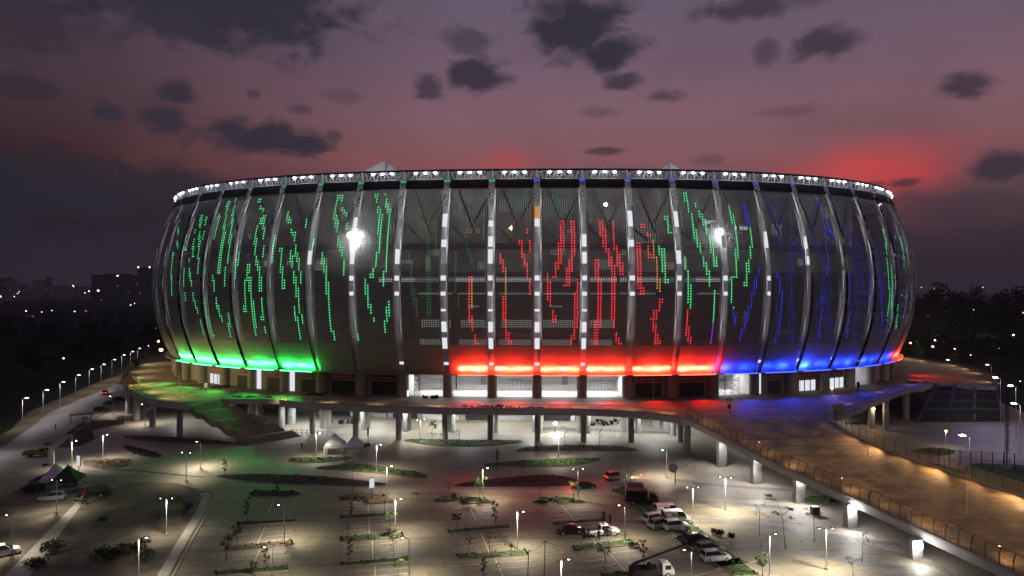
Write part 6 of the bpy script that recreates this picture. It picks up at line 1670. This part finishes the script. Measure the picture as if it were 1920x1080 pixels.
# ------------------------------------------------------------------ sky
w = bpy.data.worlds.new('World'); scene.world = w; w.use_nodes = True
nt = w.node_tree; nt.nodes.clear(); N = nt.nodes
out = N.new('ShaderNodeOutputWorld'); bg = N.new('ShaderNodeBackground'); lk(nt, bg.outputs[0], out.inputs[0])
tc = N.new('ShaderNodeTexCoord'); sep = N.new('ShaderNodeSeparateXYZ'); lk(nt, tc.outputs['Generated'], sep.inputs[0])
def M(op, a, b=None, c=None, clamp=False):
    x = N.new('ShaderNodeMath'); x.operation = op; x.use_clamp = clamp
    for i, v in enumerate((a, b, c)):
        if v is None: continue
        if isinstance(v, (int, float)): x.inputs[i].default_value = v
        else: lk(nt, v, x.inputs[i])
    return x.outputs[0]
DEG = 180 / math.pi
az = M('MULTIPLY', M('ARCTAN2', sep.outputs[0], sep.outputs[1]), DEG)
el = M('MULTIPLY', M('ARCSINE', sep.outputs[2]), DEG)
def ramp(fac, lo, hi, stops):
    mr = N.new('ShaderNodeMapRange'); mr.inputs[1].default_value = lo; mr.inputs[2].default_value = hi; lk(nt, fac, mr.inputs[0])
    r = N.new('ShaderNodeValToRGB'); e = r.color_ramp.elements
    for i, (q, c) in enumerate(stops):
        k = e[i] if i < 2 else e.new(.5)
        k.position = (q - lo) / (hi - lo); k.color = (*c, 1) if len(c) == 3 else c
    lk(nt, mr.outputs[0], r.inputs[0]); return r.outputs[0]
def mixc(f, A, B, mode='MIX'):
    x = N.new('ShaderNodeMix'); x.data_type = 'RGBA'; x.blend_type = mode
    if isinstance(f, (int, float)): x.inputs[0].default_value = f
    else: lk(nt, f, x.inputs[0])
    for s, v in ((6, A), (7, B)):
        if isinstance(v, tuple): x.inputs[s].default_value = (*v, 1)
        else: lk(nt, v, x.inputs[s])
    return x.outputs[2]
base = ramp(el, -5, 60, [(-4.9, (.03, .018, .028)), (0, (.026, .018, .03)), (3.5, (.045, .026, .038)), (7.5, (.13, .066, .078)), (10.5, (.25, .104, .12)), (14, (.232, .118, .15)), (18, (.178, .11, .156)), (22.5, (.14, .102, .156)), (35, (.11, .085, .12)), (59, (.1, .085, .12))])
# afterglow fades to both sides; unseen sky behind the camera lifted as fill
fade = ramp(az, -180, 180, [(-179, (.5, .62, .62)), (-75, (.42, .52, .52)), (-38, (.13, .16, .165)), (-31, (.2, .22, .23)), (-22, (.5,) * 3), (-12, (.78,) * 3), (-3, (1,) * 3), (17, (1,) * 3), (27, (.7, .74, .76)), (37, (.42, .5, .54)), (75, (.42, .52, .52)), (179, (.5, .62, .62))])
lift = M('MULTIPLY', M('SUBTRACT', el, 9), .05, clamp=True)
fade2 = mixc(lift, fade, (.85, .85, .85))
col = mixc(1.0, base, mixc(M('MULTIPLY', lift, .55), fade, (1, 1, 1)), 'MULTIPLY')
# thin veils and the noise that frays the clouds
vec = N.new('ShaderNodeCombineXYZ'); lk(nt, az, vec.inputs[0]); lk(nt, M('MULTIPLY', el, 1.7), vec.inputs[1])
n1 = N.new('ShaderNodeTexNoise'); n1.inputs['Scale'].default_value = .33; n1.inputs['Detail'].default_value = 8; n1.inputs['Roughness'].default_value = .54; n1.inputs['Distortion'].default_value = .5; lk(nt, vec.outputs[0], n1.inputs[0])
n2 = N.new('ShaderNodeTexNoise'); n2.inputs['Scale'].default_value = .075; n2.inputs['Detail'].default_value = 4; lk(nt, vec.outputs[0], n2.inputs[0])
n3 = N.new('ShaderNodeTexNoise'); n3.inputs['Scale'].default_value = .9; n3.inputs['Detail'].default_value = 5; lk(nt, vec.outputs[0], n3.inputs[0])
nz = M('ADD', M('MULTIPLY', M('SUBTRACT', n1.outputs['Fac'], .5), 3.6), M('MULTIPLY', M('SUBTRACT', n3.outputs['Fac'], .5), .7))
veil = M('MULTIPLY', M('SUBTRACT', n2.outputs['Fac'], .45), 1.6, clamp=True)
col = mixc(M('MULTIPLY', veil, .55), col, (.062, .043, .062))
def px2(x, y): return math.degrees(math.atan2(x - 960, F)), math.degrees(math.atan2(HZ - y, math.hypot(F, x - 960)))
def glow(x, y, wx, wy, c, amt, pw=1.4):
    global col
    a, e = px2(x, y); ka, ke = math.degrees(wx / F), math.degrees(wy / F)
    d = M('ADD', M('POWER', M('DIVIDE', M('SUBTRACT', az, a), ka), 2.0), M('POWER', M('DIVIDE', M('SUBTRACT', el, e), ke), 2.0))
    d = M('ADD', d, M('MULTIPLY', nz, .45))
    g = M('MULTIPLY', M('EXPONENT', M('MULTIPLY', d, -1.0)), amt, clamp=True)
    col = mixc(g, col, c)
glow(1622, 318, 80, 28, (.8, .06, .06), .9); glow(1690, 328, 70, 20, (.6, .05, .055), .5); glow(1690, 285, 95, 30, (.42, .07, .078), .5); glow(1590, 370, 90, 40, (.5, .05, .06), .5); glow(1520, 335, 110, 36, (.4, .085, .085), .5)
glow(950, 305, 48, 24, (.5, .07, .075), .6); glow(800, 310, 260, 36, (.28, .085, .09), .4); glow(420, 320, 180, 34, (.15, .052, .058), .35)
def clouds(lst, c):
    """all blobs of one tone: the largest wins, frayed by the same noise"""
    global col
    acc = None
    for x, y, wx, wy, op in lst:
        a, e = px2(x, y); ka, ke = math.degrees(wx / F), math.degrees(wy / F)
        ya = M('DIVIDE', M('SUBTRACT', el, e), ke)
        d = M('ADD', M('POWER', M('DIVIDE', M('SUBTRACT', az, a), ka), 2.0), M('POWER', ya, 2.0))
        f = M('SUBTRACT', M('ADD', 1.0, M('MULTIPLY', nz, .52)), M('SQRT', d))
        mr = N.new('ShaderNodeMapRange'); mr.interpolation_type = 'SMOOTHSTEP'; lk(nt, f, mr.inputs[0])
        mr.inputs[1].default_value = -.2; mr.inputs[2].default_value = .62; mr.inputs[3].default_value = 0; mr.inputs[4].default_value = op
        acc = mr.outputs[0] if acc is None else M('MAXIMUM', acc, mr.outputs[0])
    col = mixc(acc, col, c)
clouds([(420, 0, 250, 90, .97), (330, 30, 110, 45, .9), (520, 30, 110, 55, .9), (1080, 50, 100, 75, .95), (1135, 100, 75, 40, .95), (1040, 25, 60, 40, .8), (895, 140, 65, 36, .9), (805, 165, 32, 30, .75), (880, 78, 60, 28, .6), (500, 262, 118, 34, .97), (440, 245, 55, 26, .9), (560, 275, 70, 16, .9),
        (305, 220, 42, 26, .85), (328, 172, 36, 22, .85), (198, 212, 28, 20, .85), (570, 205, 26, 12, .55), (475, 175, 14, 10, .5), (1165, 150, 48, 20, .8), (1250, 181, 40, 13, .65), (1132, 283, 48, 8, .7), (1120, 210, 40, 12, .35), (625, 255, 18, 14, .6), (640, 180, 40, 14, .3)], (.030, .027, .042))
clouds([(1550, 78, 66, 28, .85), (1440, 92, 26, 26, .6), (1420, 15, 120, 20, .8), (1815, 160, 48, 22, .85), (1890, 310, 55, 24, .92), (1700, 342, 30, 9, .8), (1640, 344, 22, 6, .6), (1480, 210, 60, 12, .3), (1330, 298, 30, 10, .35), (1305, 30, 20, 16, .4), (1740, 390, 120, 30, .45)], (.042, .03, .046))
clouds([(80, 360, 240, 70, .9), (300, 345, 150, 34, .8), (30, 160, 60, 22, .6), (20, 20, 130, 60, .6), (120, 470, 330, 90, .85)], (.023, .02, .031))
# faint high-altitude scattering from a sun well below the horizon
sky = N.new('ShaderNodeTexSky'); sky.sky_type = 'NISHITA'; sky.sun_disc = False; sky.sun_elevation = R(-4); sky.sun_rotation = R(24)
col = mixc(1.0, col, mixc(1.0, sky.outputs[0], (.012, .012, .012), 'MULTIPLY'), 'ADD')
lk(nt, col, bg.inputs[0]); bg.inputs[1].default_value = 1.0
w.cycles.sampling_method = 'MANUAL'; w.cycles.sample_map_resolution = 256

# ------------------------------------------------------------------ evening haze
hm, hnt, hout = newmat('evening_haze')
pv = hnt.nodes.new('ShaderNodeVolumePrincipled'); pv.inputs['Color'].default_value = (.62, .64, .72, 1); pv.inputs['Density'].default_value = .00022
lk(hnt, pv.outputs[0], hout.inputs['Volume'])
mb = MB(); mb.box((0, 200, 58), (13400, 13400, 118.6)); hz_o = mb.build('haze', hm, local=True); struct(hz_o, 'stuff')
# ------------------------------------------------------------------ camera, render
cd = bpy.data.cameras.new('camera'); cam = bpy.data.objects.new('camera', cd); COL.objects.link(cam)
cam.location = (0, 0, CAMZ); cam.rotation_euler = (R(90), 0, 0)
cd.sensor_width = 36; cd.lens = 24; cd.clip_start = .5; cd.clip_end = 20000
scene.camera = cam
scene.render.engine = 'CYCLES'
cy = scene.cycles
cy.max_bounces = 5; cy.diffuse_bounces = 2; cy.glossy_bounces = 2; cy.transmission_bounces = 2; cy.transparent_max_bounces = 12
cy.caustics_reflective = False; cy.caustics_refractive = False; cy.sample_clamp_indirect = 4.0; cy.sample_clamp_direct = 0.0
cy.use_denoising = True; cy.use_light_tree = True
try: cy.denoiser = 'OPENIMAGEDENOISE'; cy.denoising_input_passes = 'RGB_ALBEDO_NORMAL'
except Exception: pass
cy.use_adaptive_sampling = True; cy.adaptive_threshold = 0.01
vs = scene.view_settings; scene.display_settings.display_device = 'sRGB'
vs.view_transform = 'Standard'; vs.look = 'None'; vs.exposure = 0.0; vs.gamma = 1.0
